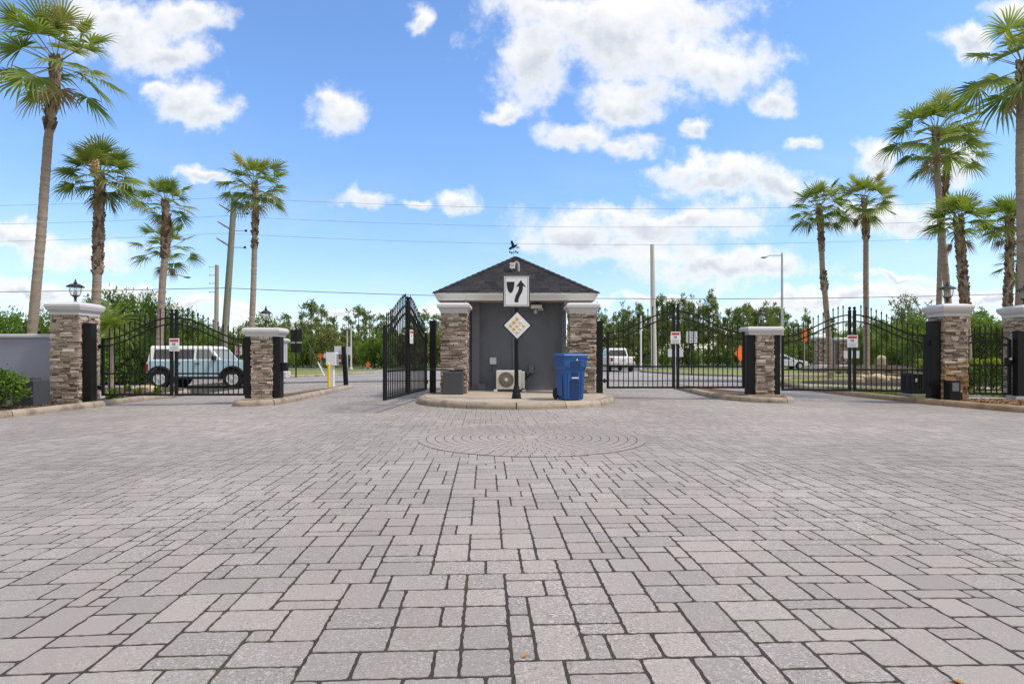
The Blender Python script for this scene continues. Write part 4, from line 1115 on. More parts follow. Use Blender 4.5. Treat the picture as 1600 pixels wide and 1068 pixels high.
def broad_proto(seed, h, w, n, leaf, m, trunk=.35, low=.18):
    r = random.Random(seed); cs = []; rs_ = []
    nb = 11; br = MB(); th = h*trunk
    br.tube([(0,0,-.1),(r.uniform(-.1,.1),0,th*.5),(0,r.uniform(-.1,.1),th)], [.035*h*.6,.03*h*.6,.025*h*.6], 7)
    for i in range(nb):
        a = i*2.4; q = r.random()**.6; z = h*(low+.12+(.70-low)*((i+.5)/nb)+r.uniform(-.04, .04))
        f = math.sin(PI*min(1, max(.12, (z/h-low*.5)/1.0)))**.6
        x, y = math.cos(a)*w*.36*q*f, math.sin(a)*w*.36*q*f; s = w*r.uniform(.17, .28)
        cs.append((x, y, z)); rs_.append((s, s, s*.8))
        br.tube([(0,0,th*r.uniform(.5, 1)),(x*.5,y*.5,(z+th)/2),(x,y,z)], [.011*h,.008*h,.003*h], 5)
    cs.append((0, 0, h*.84)); rs_.append((w*.2, w*.2, h*.15))
    return br, leafmesh('crown', cs, rs_, n, leaf, m, seed)
def pine_proto(seed, h, n):
    r = random.Random(seed); br = MB(); cs = []; rs_ = []
    bend = r.uniform(-.03, .03)*h
    br.tube([(0,0,-.2),(bend*.3,0,h*.4),(bend,0,h*.97)], [.016*h,.012*h,.004*h], 6)
    k = r.randint(13, 18)
    for i in range(k):
        u = (i+.4)/k; z = h*(.36+.60*u)+r.uniform(-.2, .2); a = i*2.4+r.uniform(-.5, .5)
        q = h*(.17*(1-u)**.7+.02)*r.uniform(.55, 1.25); s = h*r.uniform(.045, .075)*(1-.3*u)
        x, y = bend*z/h+math.cos(a)*q, math.sin(a)*q
        cs.append((x, y, z)); rs_.append((s*1.3, s*1.3, s*.75))
        br.tube([(bend*z/h,0,z-.12*q),(x,y,z)], [.005*h,.002*h], 4)
    cs.append((bend, 0, h*.99)); rs_.append((h*.03, h*.03, h*.06))
    return br, leafmesh('crown', cs, rs_, n, .048*h, M_PINE, seed, per=16, asp=.28, sub=.32)
PROTO = {}
def proto(kind, name, br, cm):
    PROTO[kind] = (name, br, cm)
def plant(kind, label, cat, x, y, s=1., rz=0., group=None, z=None, sxy=1.):
    name, br, cm = PROTO[kind]
    if z is None: z = gz(x)-.05
    root = bpy.data.objects.new(name, None); COL.objects.link(root)
    root.location = (x, y, z); root.rotation_euler = (0, 0, rz); root.scale = (s*sxy, s*sxy, s); tag(root, label, cat, group)
    if isinstance(br, MB): br = br.build('trunk' if 'bush' not in name else 'stem', M_BARK).data; o_ = [q for q in bpy.data.objects if q.data == br][0]; bpy.data.objects.remove(o_); PROTO[kind] = (name, br, cm)
    obj('trunk' if 'bush' not in name else 'stem', br, root)
    for c in (cm if isinstance(cm, list) else [cm]): obj('crown', c, root)
    return root
for i in range(4): proto('pine%d' % i, 'pine_tree', *pine_proto(40+i, 9., 2000))
proto('oakA', 'broadleaf_tree', *broad_proto(51, 5., 4.6, 9000, .20, M_LEAF))
proto('oakB', 'broadleaf_tree', *broad_proto(52, 5., 4.2, 8000, .20, M_LEAFL))
proto('oakC', 'broadleaf_tree', *broad_proto(53, 6., 5.0, 6000, .26, M_LEAFO))
proto('bushA', 'bush', *broad_proto(61, 2.2, 2.8, 4500, .15, M_LEAF, .2, .02))
proto('bushB', 'bush', *broad_proto(62, 2.2, 3.2, 4500, .16, M_LEAFL, .2, .02))
proto('farA', 'broadleaf_tree', *broad_proto(54, 6., 5.2, 3800, .34, M_LEAFO, .3, .05))
proto('farB', 'broadleaf_tree', *broad_proto(55, 6., 5.6, 3800, .34, M_LEAF, .3, .05))
rt = random.Random(3)
# pines across the street: left of the guardhouse a ragged few, right of it a dense row
def PX(px, Y): return X(px, Y)
LP = [(445,84,7.6),(470,80,8.2),(486,70,8.2),(500,84,8.6),(522,76,6.6),(545,86,8.0),(560,80,8.4),(577,88,8.0),(595,80,7.2),(612,84,7.8),(640,82,7.4),(660,80,7.6),(682,86,7.6),(700,82,7.8)]
for i, (px, Y, h) in enumerate(LP):
    plant('pine%d' % (i % 4), 'pine in the tree line across the street, left of the guardhouse', 'pine', PX(px, Y), Y, h/9., rt.random()*6, 'pines left of the guardhouse')
q = 925; i = 0
while q < 1262:
    Y = rt.uniform(74, 98); top = 490+rt.uniform(-18, 12)
    if 1030 < q < 1120: top -= 17
    if q > 1230: top += 12
    h = (1.3+(556-top)*Y/900)
    plant('pine%d' % rt.randint(0, 3), 'thin pine in the row across the street, right of the guardhouse', 'pine', PX(q, Y), Y, h/9., rt.random()*6, 'pines right of the guardhouse', sxy=rt.uniform(.6, .85))
    q += rt.uniform(4.2, 9.0)
for (px, Y, h) in ((1300,90,7.4),(1330,86,7.0),(1262,95,8.4),(1450,80,8.5),(1530,84,8.2),(1200,70,7.6),(1215,88,9.2),(1160,72,7.6)):
    plant('pine%d' % rt.randint(0, 3), 'thin pine in the row across the street, right of the guardhouse', 'pine', PX(px, Y), Y, h/9., rt.random()*6, 'pines right of the guardhouse')
# broadleaf understorey across the street
px = 400
while px < 730:
    Y = rt.uniform(66, 78)
    plant(rt.choice(('farA','farB','farA')), 'leafy tree under the pines left of the guardhouse', 'tree', PX(px, Y), Y, rt.uniform(.55, .9), rt.random()*6, 'leafy trees left of the guardhouse')
    px += rt.uniform(9, 17)
px = 915
while px < 1340:
    Y = rt.uniform(68, 82)
    plant(rt.choice(('farA','farB','farB')), 'low leafy tree under the pines right of the guardhouse', 'tree', PX(px, Y), Y, rt.uniform(.36, .54), rt.random()*6, 'leafy trees right of the guardhouse')
    px += rt.uniform(11, 20)
# the far-off wood behind, which reads as one mass
rs = np.random.RandomState(9); cs = []; ra = []
for i in range(150):
    x = -125+250*i/149+rs.uniform(-1.5, 1.5); cs.append((x, 112+rs.uniform(-4, 4), rs.uniform(1.5, 2.8))); ra.append((2.6, 2.2, rs.uniform(2.2, 3.4)))
o = bpy.data.objects.new('distant_wood', leafmesh('distant_wood', cs, ra, 42000, .62, M_LEAFO, 77, per=12, sub=.35)); COL.objects.link(o); tag(o, kind='stuff')
# trees and bushes on the left, behind the wall and the left outer gate
def P1(kind, label, px, Y, top, cat='tree', grp=None, base=5., sxy=1.):
    h = 1.25+(556-top)*Y/900
    return plant(kind, label, cat, PX(px, Y), Y, h/base, rt.random()*6, grp, sxy=sxy)
P1('oakA', 'leafy tree behind the grey wall at the left photo edge', 12, 27, 476)
P1('oakB', 'leafy tree behind the grey wall, between leaning palm and leftmost pillar', 66, 28, 478, sxy=.8)
P1('oakA', 'dark tree showing over the cap of the leftmost pillar, right side', 182, 29, 447, sxy=.72)
P1('oakA', 'dark tree left of the slim palm behind the left outer gate', 232, 32, 452, sxy=.62)
P1('oakB', 'tree right of the slim palm behind the left outer gate', 280, 34, 474, sxy=.8)
for k, (px, Y, top) in enumerate(((165,28,528),(188,27.5,524),(212,28,520),(236,29,522),(140,28,530),(262,31,515))):
    P1('bushA', 'dense green bush of the hedge behind the left outer gate', px, Y, top, 'bush', 'hedge bushes behind the left outer gate', 2.2)
for k, (px, Y, top, kd) in enumerate(((300,40,505,'oakB'),(328,42,512,'oakB'),(352,44,514,'oakA'),(376,42,508,'oakB'),(318,46,500,'oakA'),(410,44,488,'oakB'),(432,47,500,'oakB'),(446,52,512,'oakB'))):
    P1(kd, 'light green tree between the left outer gate and the sign back', px, Y, top, 'tree', 'light green trees beyond the left outer gate', 5.)
# right, behind the outer gate and the walk gate
for k, (px, Y, top, kd) in enumerate(((1345,50,512,'oakB'),(1372,54,494,'oakA'),(1395,50,500,'oakB'),(1418,46,508,'oakB'),(1440,36,488,'oakB'),(1330,58,515,'oakA'),(1360,46,520,'oakB'),(1405,42,526,'oakB'))):
    P1(kd, 'light green tree behind the right outer gate, left of rust stained pillar', px, Y, top, 'tree', 'light green trees behind the right outer gate', 5.)
for k, (px, Y, top, kd) in enumerate(((1520,34,490,'oakB'),(1550,38,497,'oakB'),(1578,33,492,'oakB'),(1535,44,486,'oakA'),(1605,36,486,'oakB'),(1480,40,490,'oakB'))):
    P1(kd, 'light green tree behind the narrow walk gate', px, Y, top, 'tree', 'light green trees behind the walk gate', 5.)
P1('oakC', 'sparse dark tree poking up left of the rust stained pillar', 1418, 62, 456, 'tree', None, 6., .55)

# hedge behind the walk gate
cs = []; ra = []
for i in range(16):
    cs.append((-2.4+.32*i, 0, .52)); ra.append((.36, .42, .50))
t = thing('clipped_hedge', 'clipped hedge with yellow green top behind the walk gate', 'hedge', (16.8, 20.0-.0, gz(16)+.1))
obj('leaves', leafmesh('leaves', cs, ra, 14000, .075, M_HEDGE, 81, asp=.6), t)
br = MB()
for i in range(9): br.tube([(-2.3+.55*i,0,0),(-2.3+.55*i+.05,0,.6)], .02, 5)
br.build('stems', M_BARK, t)
cs2 = []; ra2 = []
for i in range(16): cs2.append((-2.4+.32*i, 0, 1.0)); ra2.append((.36, .40, .09))
obj('new_growth', leafmesh('new_growth', cs2, ra2, 5000, .075, leafmat('new_hedge_growth', [(0, (.16, .22, .02)), (1, (.42, .44, .06))], .4), 82, asp=.6), t)
# near bush at the left edge
t = thing('bush', 'leafy bush in the mulch at the left photo edge', 'bush', (-12.25, 13.6, gz(-12)+.08)); t.scale = (1.12, 1.12, 1.15)
cs = [(-.1,0,.42),(.25,-.1,.35),(-.5,.1,.45),(.42,.05,.5),(-.1,-.2,.68),(-.8,0,.4),(.2,.1,.70),(-.45,-.05,.74)]; ra = [(.36,.36,.34)]*8
ra = [(.34,.34,.30),(.30,.3,.26),(.34,.3,.3),(.24,.24,.2),(.28,.28,.2),(.3,.3,.3),(.22,.22,.17),(.28,.28,.2)]
obj('leaves', leafmesh('leaves', cs, ra, 4200, .085, M_LEAF, 83, asp=.55, per=14, sub=.25), t)
br = MB(); r = random.Random(4)
for c in cs:
    for k in range(3): br.tube([(r.uniform(-.15,.15), r.uniform(-.1,.1), 0),(c[0]*.6,c[1]*.6,c[2]*.6),(c[0]+r.uniform(-.1,.1),c[1],c[2]+.1)], [.014,.010,.004], 5)
br.build('stems', M_BARK, t)
# feathery palm right of the leftmost pillar
t = thing('feathery_palm', 'lime green feathery small palm behind the leftmost pillar', 'plant', (-12.55, 18.0, gz(-12)+.1))
MB().tube([(0,0,-.05),(.03,0,.9),(0,0,2.1)], [.09,.07,.06], 8).build('trunk', M_PALMT, t)
q = MB(); r = random.Random(6)
for i in range(58):
    a = i*2.4; el = R(80)-R(95)*(i/58); d = Vector((math.cos(a)*math.cos(el), math.sin(a)*math.cos(el), math.sin(el))); p = Vector((0, 0, 2.15)); pts = [p.copy()]
    for k in range(8): d = (d+Vector((0,0,-.16))).normalized(); p = p+d*.125; pts.append(p.copy())
    for k in range(1, 9):
        dd = (pts[k]-pts[k-1]).normalized(); sd_ = dd.cross(Vector((0,0,1))).normalized()
        for s in (-1, 1):
            for j in range(3):
                b0 = pts[k-1].lerp(pts[k], j/3); tip = b0+(sd_*s*.75+dd*.7+Vector((0,0,-.25))).normalized()*.26*(1-.06*k); w = dd*.012
                q.add([b0-w, b0+w, tip], [(0,1,2)], 0, min(1, max(0, r.gauss(.75 if i < 44 else .98, .12))))
q.build('crown', M_LEAFL, t, fixn=False)

# low plants in the beds
def low_plant(label, x, y, s, grp, seed, m=M_LEAFL):
    t = thing('low_plant', label, 'plant', (x, y, gz(x)+.10), group=grp); q = MB(); r = random.Random(seed)
    for i in range(60):
        a = r.random()*2*PI; el = r.uniform(.25, 1.4); d = Vector((math.cos(a)*math.cos(el), math.sin(a)*math.cos(el), math.sin(el))); L = s*r.uniform(.6, 1.1)
        sd_ = d.cross(Vector((0,0,1))).normalized()*L*.11; p = Vector((r.uniform(-.1,.1)*s, r.uniform(-.1,.1)*s, 0)); m_ = p+d*L*.6; e = p+d*L+Vector((0,0,-.25*L*math.cos(el)))
        q.add([p-sd_*.4, p+sd_*.4, m_+sd_, m_-sd_, e], [(0,1,2,3),(3,2,4)], 0, r.random())
    q.build('leaves', m, t, fixn=False); return t
for k, (px, Y, s) in enumerate(((178,17.2,.42),(174,16.5,.36),(215,18.2,.28),(246,18.6,.34),(200,20.5,.30),(232,21.2,.3))):
    low_plant('small bright green plant in the mulch behind the left outer gate', X(px, Y), Y, s, 'small plants behind the left outer gate', 90+k)
for k in range(16):
    px = 1300+k*9.5+rt.uniform(-3, 3); Y = rt.uniform(36, 41)
    low_plant('small green plant in the dark mulch bank behind the right outer gate', X(px, Y), Y, rt.uniform(.3, .5), 'small plants behind the right outer gate', 120+k)

# boulders
def boulder(label, x, y, sx, sy, sz, seed, grp=None, z=None):
    bm = bmesh.new(); bmesh.ops.create_icosphere(bm, subdivisions=3, radius=1); r = random.Random(seed)
    ph = [r.random()*6 for _ in range(6)]
    for v in bm.verts:
        p = v.co.copy(); k = 1+.14*math.sin(3*p.x+ph[0])+.12*math.sin(4*p.y+ph[1])+.10*math.sin(5*p.z+ph[2])+.06*math.sin(9*p.x+ph[3])*math.sin(8*p.y+ph[4])+r.uniform(-.025, .025)
        v.co = Vector((p.x*k*sx, p.y*k*sy, max(-.3, p.z*k)*sz))
    me = bpy.data.meshes.new('boulder'); bm.to_mesh(me); bm.free(); me.materials.append(M_ROCK)
    me.polygons.foreach_set('use_smooth', [True]*len(me.polygons)); me.set_sharp_from_angle(angle=R(28))
    o = bpy.data.objects.new('boulder', me); COL.objects.link(o); o.location = (x, y, (gz(x)+.1 if z is None else z)+.2*sz)
    return tag(o, label, 'boulder', grp)
boulder('upright pale boulder on the mulch bank, right outer gate', X(1376,41), 41, .36, .32, .50, 1, z=.62)
for k, (px, Y, a, b) in enumerate(((1352,27,.36,.24),(1371,26.5,.50,.32),(1390,27.5,.28,.2),(1406,27,.40,.18),(1338,26.5,.26,.16))):
    boulder('low tan boulder in the bed behind the right outer gate', X(px, Y), Y, a, .4, b, 10+k, 'low tan boulders behind the right outer gate')
for k, (px, Y, a, b) in enumerate(((228,21,.27,.17),(240,20.6,.2,.13),(213,21.5,.2,.11))):
    boulder('yellowish boulder in the bed behind the left outer gate', X(px, Y), Y, a, .3, b, 20+k, 'yellowish boulders behind the left outer gate')
MB2 = MB().box(-.16, .16, -.1, .1, 0, .20).box(-.05, .05, -.105, -.10, .05, .15)
tag(MB2.build('utility_box', M_PLATE, loc=(X(152,16.6), 16.6, gz(-11)+.10), bevel=.015), 'small white utility box in the mulch behind the left outer gate', 'box')
# raised bed of dark mulch with entrance columns, far right
def bank(name, cx, cy, rx, ry, h, m):
    vs = [(cx, cy, gz(cx)+.12+h)]; fs = []; k = 40
    for j, s in enumerate((.35, .65, .88, 1.)):
        for i in range(k):
            a = 2*PI*i/k; vs.append((cx+rx*s*math.cos(a), cy+ry*s*math.sin(a), gz(cx)+.12+h*(1-s**2)-(.1 if s == 1 else 0)))
    for i in range(k): fs.append((0, 1+i, 1+(i+1) % k))
    for j in range(3):
        for i in range(k): fs.append((1+j*k+i, 1+(j+1)*k+i, 1+(j+1)*k+(i+1) % k, 1+j*k+(i+1) % k))
    tag(MB().add(vs, fs).build(name, m, smooth=True), kind='structure')
bank('mulch_bank', 27.5, 41.2, 7.5, 3.6, .55, M_MULCH)
def column(label, px, Y, w, hgt, z0, stone=True, seed=1):
    x = X(px, Y); t = thing('entrance_column', label, 'column', (x, Y, z0))
    q = MB()
    if stone:
        ledgestone(q, -w/2, w/2, -w/2, w/2, .25, hgt, seed, 'flr'); q.build('stone_shaft', [M_STONE, M_GAP, M_STONE_RUST], t)
        MB().loft([(w/2+.12,w/2+.12,-.2),(w/2+.12,w/2+.12,.22),(w/2+.02,w/2+.02,.26)]).build('plinth', M_CAP, t)
    else:
        q.loft([(w/2,w/2,.25),(w/2,w/2,hgt)]); q.build('shaft', M_CAP, t)
        MB().loft([(w/2+.15,w/2+.15,-.2),(w/2+.15,w/2+.15,.16),(w/2,w/2,.26)]).build('plinth', M_CAP, t)
    MB().loft([(w/2+.02,w/2+.02,hgt),(w/2+.14,w/2+.14,hgt+.12),(w/2+.14,w/2+.14,hgt+.22),(w/2+.02,w/2+.02,hgt+.30)]).build('cap', M_CAP, t, bevel=.02)
    return t
column('white plain column just right of the left median pillar, with round cap', 441, 36, .46, 1.95, gz(-14)+.2, False)
column('stone faced entrance column left of the palm trunk, right outer gate', 1282, 43, .75, 2.1, .28, True, 31)
column('stone faced entrance column right of the palm trunk, right outer gate', 1316, 43.5, .75, 2.0, .28, True, 32)
t = thing('entrance_wall', 'pale grey wall panels between the two far entrance columns', 'wall', (X(1300,43.6), 43.8, .28))
MB().box(-.45, .45, -.1, .1, -.2, 2.05).build('panel', M_FENCEC, t)
MB().box(-.5, .5, -.14, .14, 2.05, 2.15).build('coping', M_CAP, t)

# a few fallen leaves on the pavers
r = random.Random(12)
for k, (x, y) in enumerate(((1.64, 2.12), (.05, 2.30))):
    a = r.random()*6; L = r.uniform(.018, .028); w = L*.45; c, d = math.cos(a), math.sin(a)
    pts = [(-L,0,.003),(-L*.3,-w,.008),(L*.5,-w*.8,.006),(L,0,.012),(L*.5,w*.8,.010),(-L*.3,w,.004)]
    q = MB().add([(c*p[0]-d*p[1], d*p[0]+c*p[1], p[2]) for p in pts]+[(0,0,.002)], [(6,i,(i+1) % 6) for i in range(6)], 0, .5+.5*r.random())
    tag(q.build('fallen_leaf', M_FALLEN, loc=(x, y, gz(x)+.001), fixn=False), 'small dry orange brown leaf lying on the pavers', 'leaf', 'dry leaves on the pavers')

# ------------------------------------------------------------------ poles, lamps, wires
YP = 32.
def utility(label, px0, px1, ptop, Y, r0, r1, m, arms, low=True):
    base = Vector((X(px0, Y), Y, gz(X(px0, Y))-.05)); top = Vector((X(px1, Y), Y, Z(ptop, Y)))
    t = thing('utility_pole', label, 'pole', base)
    MB().tube([(0,0,-.3), top-base], [r0, r1], 14).build('pole', m, t, smooth=True)
    for (py, sd_) in arms:
        z = Z(py, Y)-base.z; f = z/(top.z-base.z); c = (top-base)*f
        q = MB().tube([c, c+Vector((-sd_*.75, -.05, .50))], .05, 6).tube([c, c+Vector((sd_*.75, 0, -.03))], .022, 6)
        q.build('bracket', M_GALV, t)
        q = MB()
        for k in range(5): q.lathe([(.03,-.05),(.075,-.03),(.03,.02)], c+Vector((-sd_*(.35+.09*k), -.03, .24+.06*k)), 8)
        q.lathe([(.02,-.06),(.07,-.02),(.07,.05),(.02,.09)], c+Vector((sd_*.78,0,-.03)), 8)
        q.build('insulator', M_IRON, t)
    return t
utility('green grey wooden utility pole left of the slim palm', 346, 366, 310, YP, .20, .145, M_WOODP, [(333,1),(360,1),(386,1)])
utility('shorter weathered utility pole left of the green grey pole', 337, 339, 414, 46, .19, .14, M_WOODG, [])
t = bpy.data.objects['utility_pole.001']; q = MB()
for z in (8.5, 7.85, 7.2, 6.5): q.tube([(.1,0,z),(-.45,0,z)], .025, 5).lathe([(.03,-.05),(.07,0),(.03,.05)], (-.48,0,z), 6)
q.build('brackets', M_GALV, t)
utility('thick concrete utility pole behind the right inner gate', 1022, 1019, 382, 62, .33, .22, M_CONCP, [])
for k, (px, lab) in enumerate(((-900,'wooden utility pole beyond the left photo edge'),(1900,'wooden utility pole beyond the right photo edge'))):
    utility(lab, px, px, 300, YP, .20, .145, M_WOODP, [(333,1),(360,1),(386,1)])
def wire(label, pts, r):
    """pts: sag curve through image heights at depth YP"""
    P = []
    for (a, ya), (b, yb), sag in pts:
        n = 36
        for i in range(n+(1 if (b, yb) == pts[-1][1] else 0)):
            u = i/n; px = a+(b-a)*u; py = ya+(yb-ya)*u+sag*4*u*(1-u); P.append((X(px, YP), YP-.1, Z(py, YP)))
    return tag(MB().tube(P, r, 5).build('power_line', M_WIRE), label, 'power line', 'power lines across the sky')
wire('topmost thin power line across the sky', [((-900,309),(356,309),16),((356,309),(1900,294),25)], .008)
wire('second thin power line from the top', [((-900,338),(353,338),16),((353,338),(1900,322),25)], .008)
wire('third thin power line from the top, just over the weathervane', [((-900,365),(351,365),16),((351,365),(1900,347),26)], .008)
wire('lowest thick power line, level with the guardhouse eave', [((-900,449),(352,450),8),((352,450),(1900,446),19)], .021)
def street_lamp(label, x, y, h, armdir, arm, r=.10, m=None):
    t = thing('street_lamp', label, 'street lamp', (x, y, gz(x)))
    MB().tube([(0,0,0),(0,0,h)], [r*1.25, r*.75], 12).build('pole', m or M_GALV, t, smooth=True)
    MB().lathe([(r*2.2,0),(r*2.2,.12),(r*1.4,.18),(r*1.3,.3)], n=12).build('base', m or M_GALV, t)
    MB().tube([(0,0,h-.22),(armdir*arm*.3,0,h-.22),(armdir*arm*.75,0,h-.22),(armdir*arm,0,h-.38)], .05, 8).build('arm', m or M_GALV, t)
    MB().loft([(.10,.10,-.05),(.26,.14,0),(.24,.12,.06),(.1,.06,.09)], (armdir*(arm+.22), 0, h-.45)).build('lamp_head', M_OPBOX, t, bevel=.02)
    return t
street_lamp('tall grey street lamp with left pointing arm, right of the right median', X(1222,56), 56, 10.2+1.1, -1, 1.55, .12)
street_lamp('street lamp with arm to the right, hidden behind the slim palm', X(251,50), 50, 8.6, 1, 2.1)
street_lamp('pale thin lamp pole left of the open gate', X(548.5,58), 58, 4.4, -1, .55, .085, M_CONCP)
def plain_pole(label, px, Y, top, r, m, box=None):
    x = X(px, Y); t = thing('pole', label, 'pole', (x, Y, gz(x))); h = Z(top, Y)-gz(x)
    MB().tube([(0,0,-.1),(0,0,h)], [r*1.15, r*.9], 10).build('shaft', m, t, smooth=True)
    MB().lathe([(r*1.2,h),(r*1.25,h+.05),(.01,h+.08)], n=10).build('pole_top', m, t)
    return t
plain_pole('grey thin pole next to the pale lamp pole, left of the open gate', 542.5, 60, 518, .075, M_GALV)
plain_pole('white thin pole between white pickup and thick concrete pole', 1001.5, 54, 494, .075, M_WHITE)
# signs seen from behind and work signs
t = thing('street_sign', 'back of two stacked black sign panels on a black post', 'street sign', (X(462.5,35.8), 35.8, gz(-13)+.12))
MB().tube([(0,0,-.1),(0,0,3.0)], .045, 10).lathe([(.06,3.0),(.05,3.04),(.01,3.16)], n=10).build('post', M_BLACK, t)
MB().box(-.36, .36, .02, .05, 2.15, 2.86).build('upper_panel', M_BACK, t, bevel=.01)
MB().box(-.34, .34, .02, .05, 1.45, 2.0).build('lower_panel', M_BACK, t, bevel=.01)
MB().box(-.36, .36, -.02, .02, 2.03, 2.10).build('bracket', M_GALV, t)
def worksign(label, px, py, Y, s, legs=True, rz=0):
    x = X(px, Y); z = Z(py, Y); t = thing('work_sign', label, 'work sign', (x, Y, z), rz)
    MB().prism([(0,-s),(s,0),(0,s),(-s,0)], 0, .02).build('panel', M_ORANGE, t)
    q = MB(); b = s*.86
    for k in range(4):
        a0_ = Vector((0, -b)) if k == 0 else (Vector((b, 0)) if k == 1 else (Vector((0, b)) if k == 2 else Vector((-b, 0))))
        c_ = [Vector((0,-b)), Vector((b,0)), Vector((0,b)), Vector((-b,0))]; a_, b_ = c_[k], c_[(k+1) % 4]
        q.tube([(a_.x,-.004,a_.y),(b_.x,-.004,b_.y)], .008, 4)
    q.build('border', M_SIGNB, t)
    z0 = gz(x)+.05-z
    MB().tube([(0,.04,s*.8),(0,.04,z0+.25)], .025, 6).tube([(0,.04,z0+.3),(-.4,-.25,z0)], .02, 5).tube([(0,.04,z0+.3),(.4,-.25,z0)], .02, 5).tube([(0,.04,z0+.3),(.3,.4,z0)], .02, 5).build('stand', M_GALV, t)
    return t
worksign('small orange diamond work sign left of the keypad pedestal', 501, 556, 53, .30)
worksign('low orange diamond work sign left of the open gate', 575, 569, 55, .28)
worksign('orange diamond work sign beside the right median pillar', 1157, 552, 50, .72, rz=.5)
x = X(1257, 46); t = thing('work_flag', 'hanging orange panel on a pole behind the right outer gate', 'work sign', (x, 46, gz(x)+.1))
MB().tube([(0,.05,0),(0,.05,3.6)], .035, 8).build('pole', M_GALV, t)
MB().box(-.19, .19, -.01, .01, 2.35, 3.35).build('panel', M_ORANGE, t)
# red street sign and white plates behind the right inner gate
t = thing('street_sign', 'red octagon over a white plate, behind the right inner gate sign', 'street sign', (X(1055.5,40), 40, gz(11)+.12))
MB().tube([(0,.03,-.1),(0,.03,2.9)], .035, 8).build('post', M_GALV, t)
MB().prism([(.40*math.cos(PI/8+k*PI/4), 2.43+.40*math.sin(PI/8+k*PI/4)) for k in range(8)], -.004, .01).build('octagon', M_RED, t)
q = MB()
for k in range(8):
    a, b = PI/8+k*PI/4, PI/8+(k+1)*PI/4; q.tube([(.375*math.cos(a),-.006,2.43+.375*math.sin(a)),(.375*math.cos(b),-.006,2.43+.375*math.sin(b))], .012, 4)
q.build('rim', M_WHITE, t)
MB().box(-.53, .53, -.006, .008, 1.12, 1.66).build('plate', M_PLATE, t)
t = thing('street_sign', 'white sign with lines of small text on a black post', 'street sign', (X(1081,38), 38, gz(12)+.12))
MB().tube([(0,.03,-.1),(0,.03,2.95)], .04, 8).build('post', M_BLACK, t)
MB().box(-.36, .36, -.006, .008, 2.05, 2.80).build('plate', M_PLATE, t, bevel=.003)
q = MB(); r = random.Random(2)
for k in range(4):
    u = -.30
    while u < .27:
        w = r.uniform(.05, .12); q.box(u, min(.31, u+w), -.0085, -.0065, 2.66-.17*k, 2.72-.17*k); u += w+.025
q.build('print', M_PRINT, t)
t = thing('street_sign', 'blank pale plate behind the centre stiles of right outer gate', 'street sign', (X(1330,34), 34, gz(20)+.12))
MB().tube([(0,.03,-.1),(0,.03,2.0)], .035, 8).build('post', M_GALV, t)
MB().box(-.48, .48, -.006, .008, 1.05, 1.50).build('plate', M_PLATE, t)
t = thing('street_sign', 'small white sign with two red rings behind the left outer gate', 'street sign', (X(372.5,34), 34, gz(-12)))
MB().tube([(0,.03,-.1),(0,.03,2.15)], .03, 8).build('post', M_GALV, t)
MB().box(-.20, .20, -.006, .008, 1.42, 2.04).build('plate', M_WHITE, t, bevel=.004)
q = MB()
for zc in (1.59, 1.87):
    q.tube([(.115*math.cos(2*PI*k/20),-.010,zc+.115*math.sin(2*PI*k/20)) for k in range(21)], .022, 5).box(-.08,.08,-.012,-.007,zc-.016,zc+.016)
q.build('red_rings', M_RED, t)
# keypad pedestal on the left median
YK = 21.6; xk = X(518, YK); zk = gz(xk)+.125
t = thing('keypad_pedestal', 'white keypad box on a white post on the left median', 'keypad pedestal', (xk, YK, zk))
MB().box(-.09, .10, -.09, .09, 0, .86).build('post', M_WHITE, t, bevel=.008)
MB().box(-.17, .21, -.14, .16, .80, 1.29).build('keypad_box', M_WHITE, t, bevel=.015)
MB().box(-.27, -.172, -.10, .06, 1.07, 1.24).build('side_reader', M_PLATE, t, bevel=.012)
MB().box(.211, .225, -.10, .12, .84, 1.24).build('face_panel', M_PRINT, t)
xb = X(513.6, 21.3); t = thing('bollard', 'yellow bollard in front of the keypad pedestal', 'bollard', (xb, 21.3, zk))
MB().lathe([(.045,0),(.045,.84),(.040,.88),(.02,.90),(.003,.905)], n=14).build('tube', M_YEL, t, smooth=True)
xs_ = X(538, 22.3); t = thing('sign_post', 'leaning black post with a white sign, right of keypad pedestal', 'post', (xs_+.03, 22.3, zk))
MB().tube([(0.04,0,0),(-.05,0,1.52)], .075, 4, square=True).build('post', M_BLACK, t)
MB().box(-.42, -.13, .0, .02, 1.22, 1.54).box(.03, .22, .0, .02, 1.20, 1.52).build('plate', M_PLATE, t)
MB().box(-.30, -.14, .03, .05, .86, 1.10).build('red_tag', M_RED, t)
MB().box(-.27, -.17, .024, .029, .93, 1.03).build('white_tag', M_WHITE, t)
x = X(502, 36.5); t = thing('guy_marker', 'white slanted guy marker in the grass left of keypad pedestal', 'marker', (x+.2, 36.5, gz(-12)+.1))
MB().tube([(0,0,0),(-.42,0,.86)], .035, 8).build('sleeve', M_WHITE, t, smooth=True)
MB().tube([(-.42,0,.86),(-2.0,0,4.1)], .006, 4).build('guy_wire', M_WIRE, t)

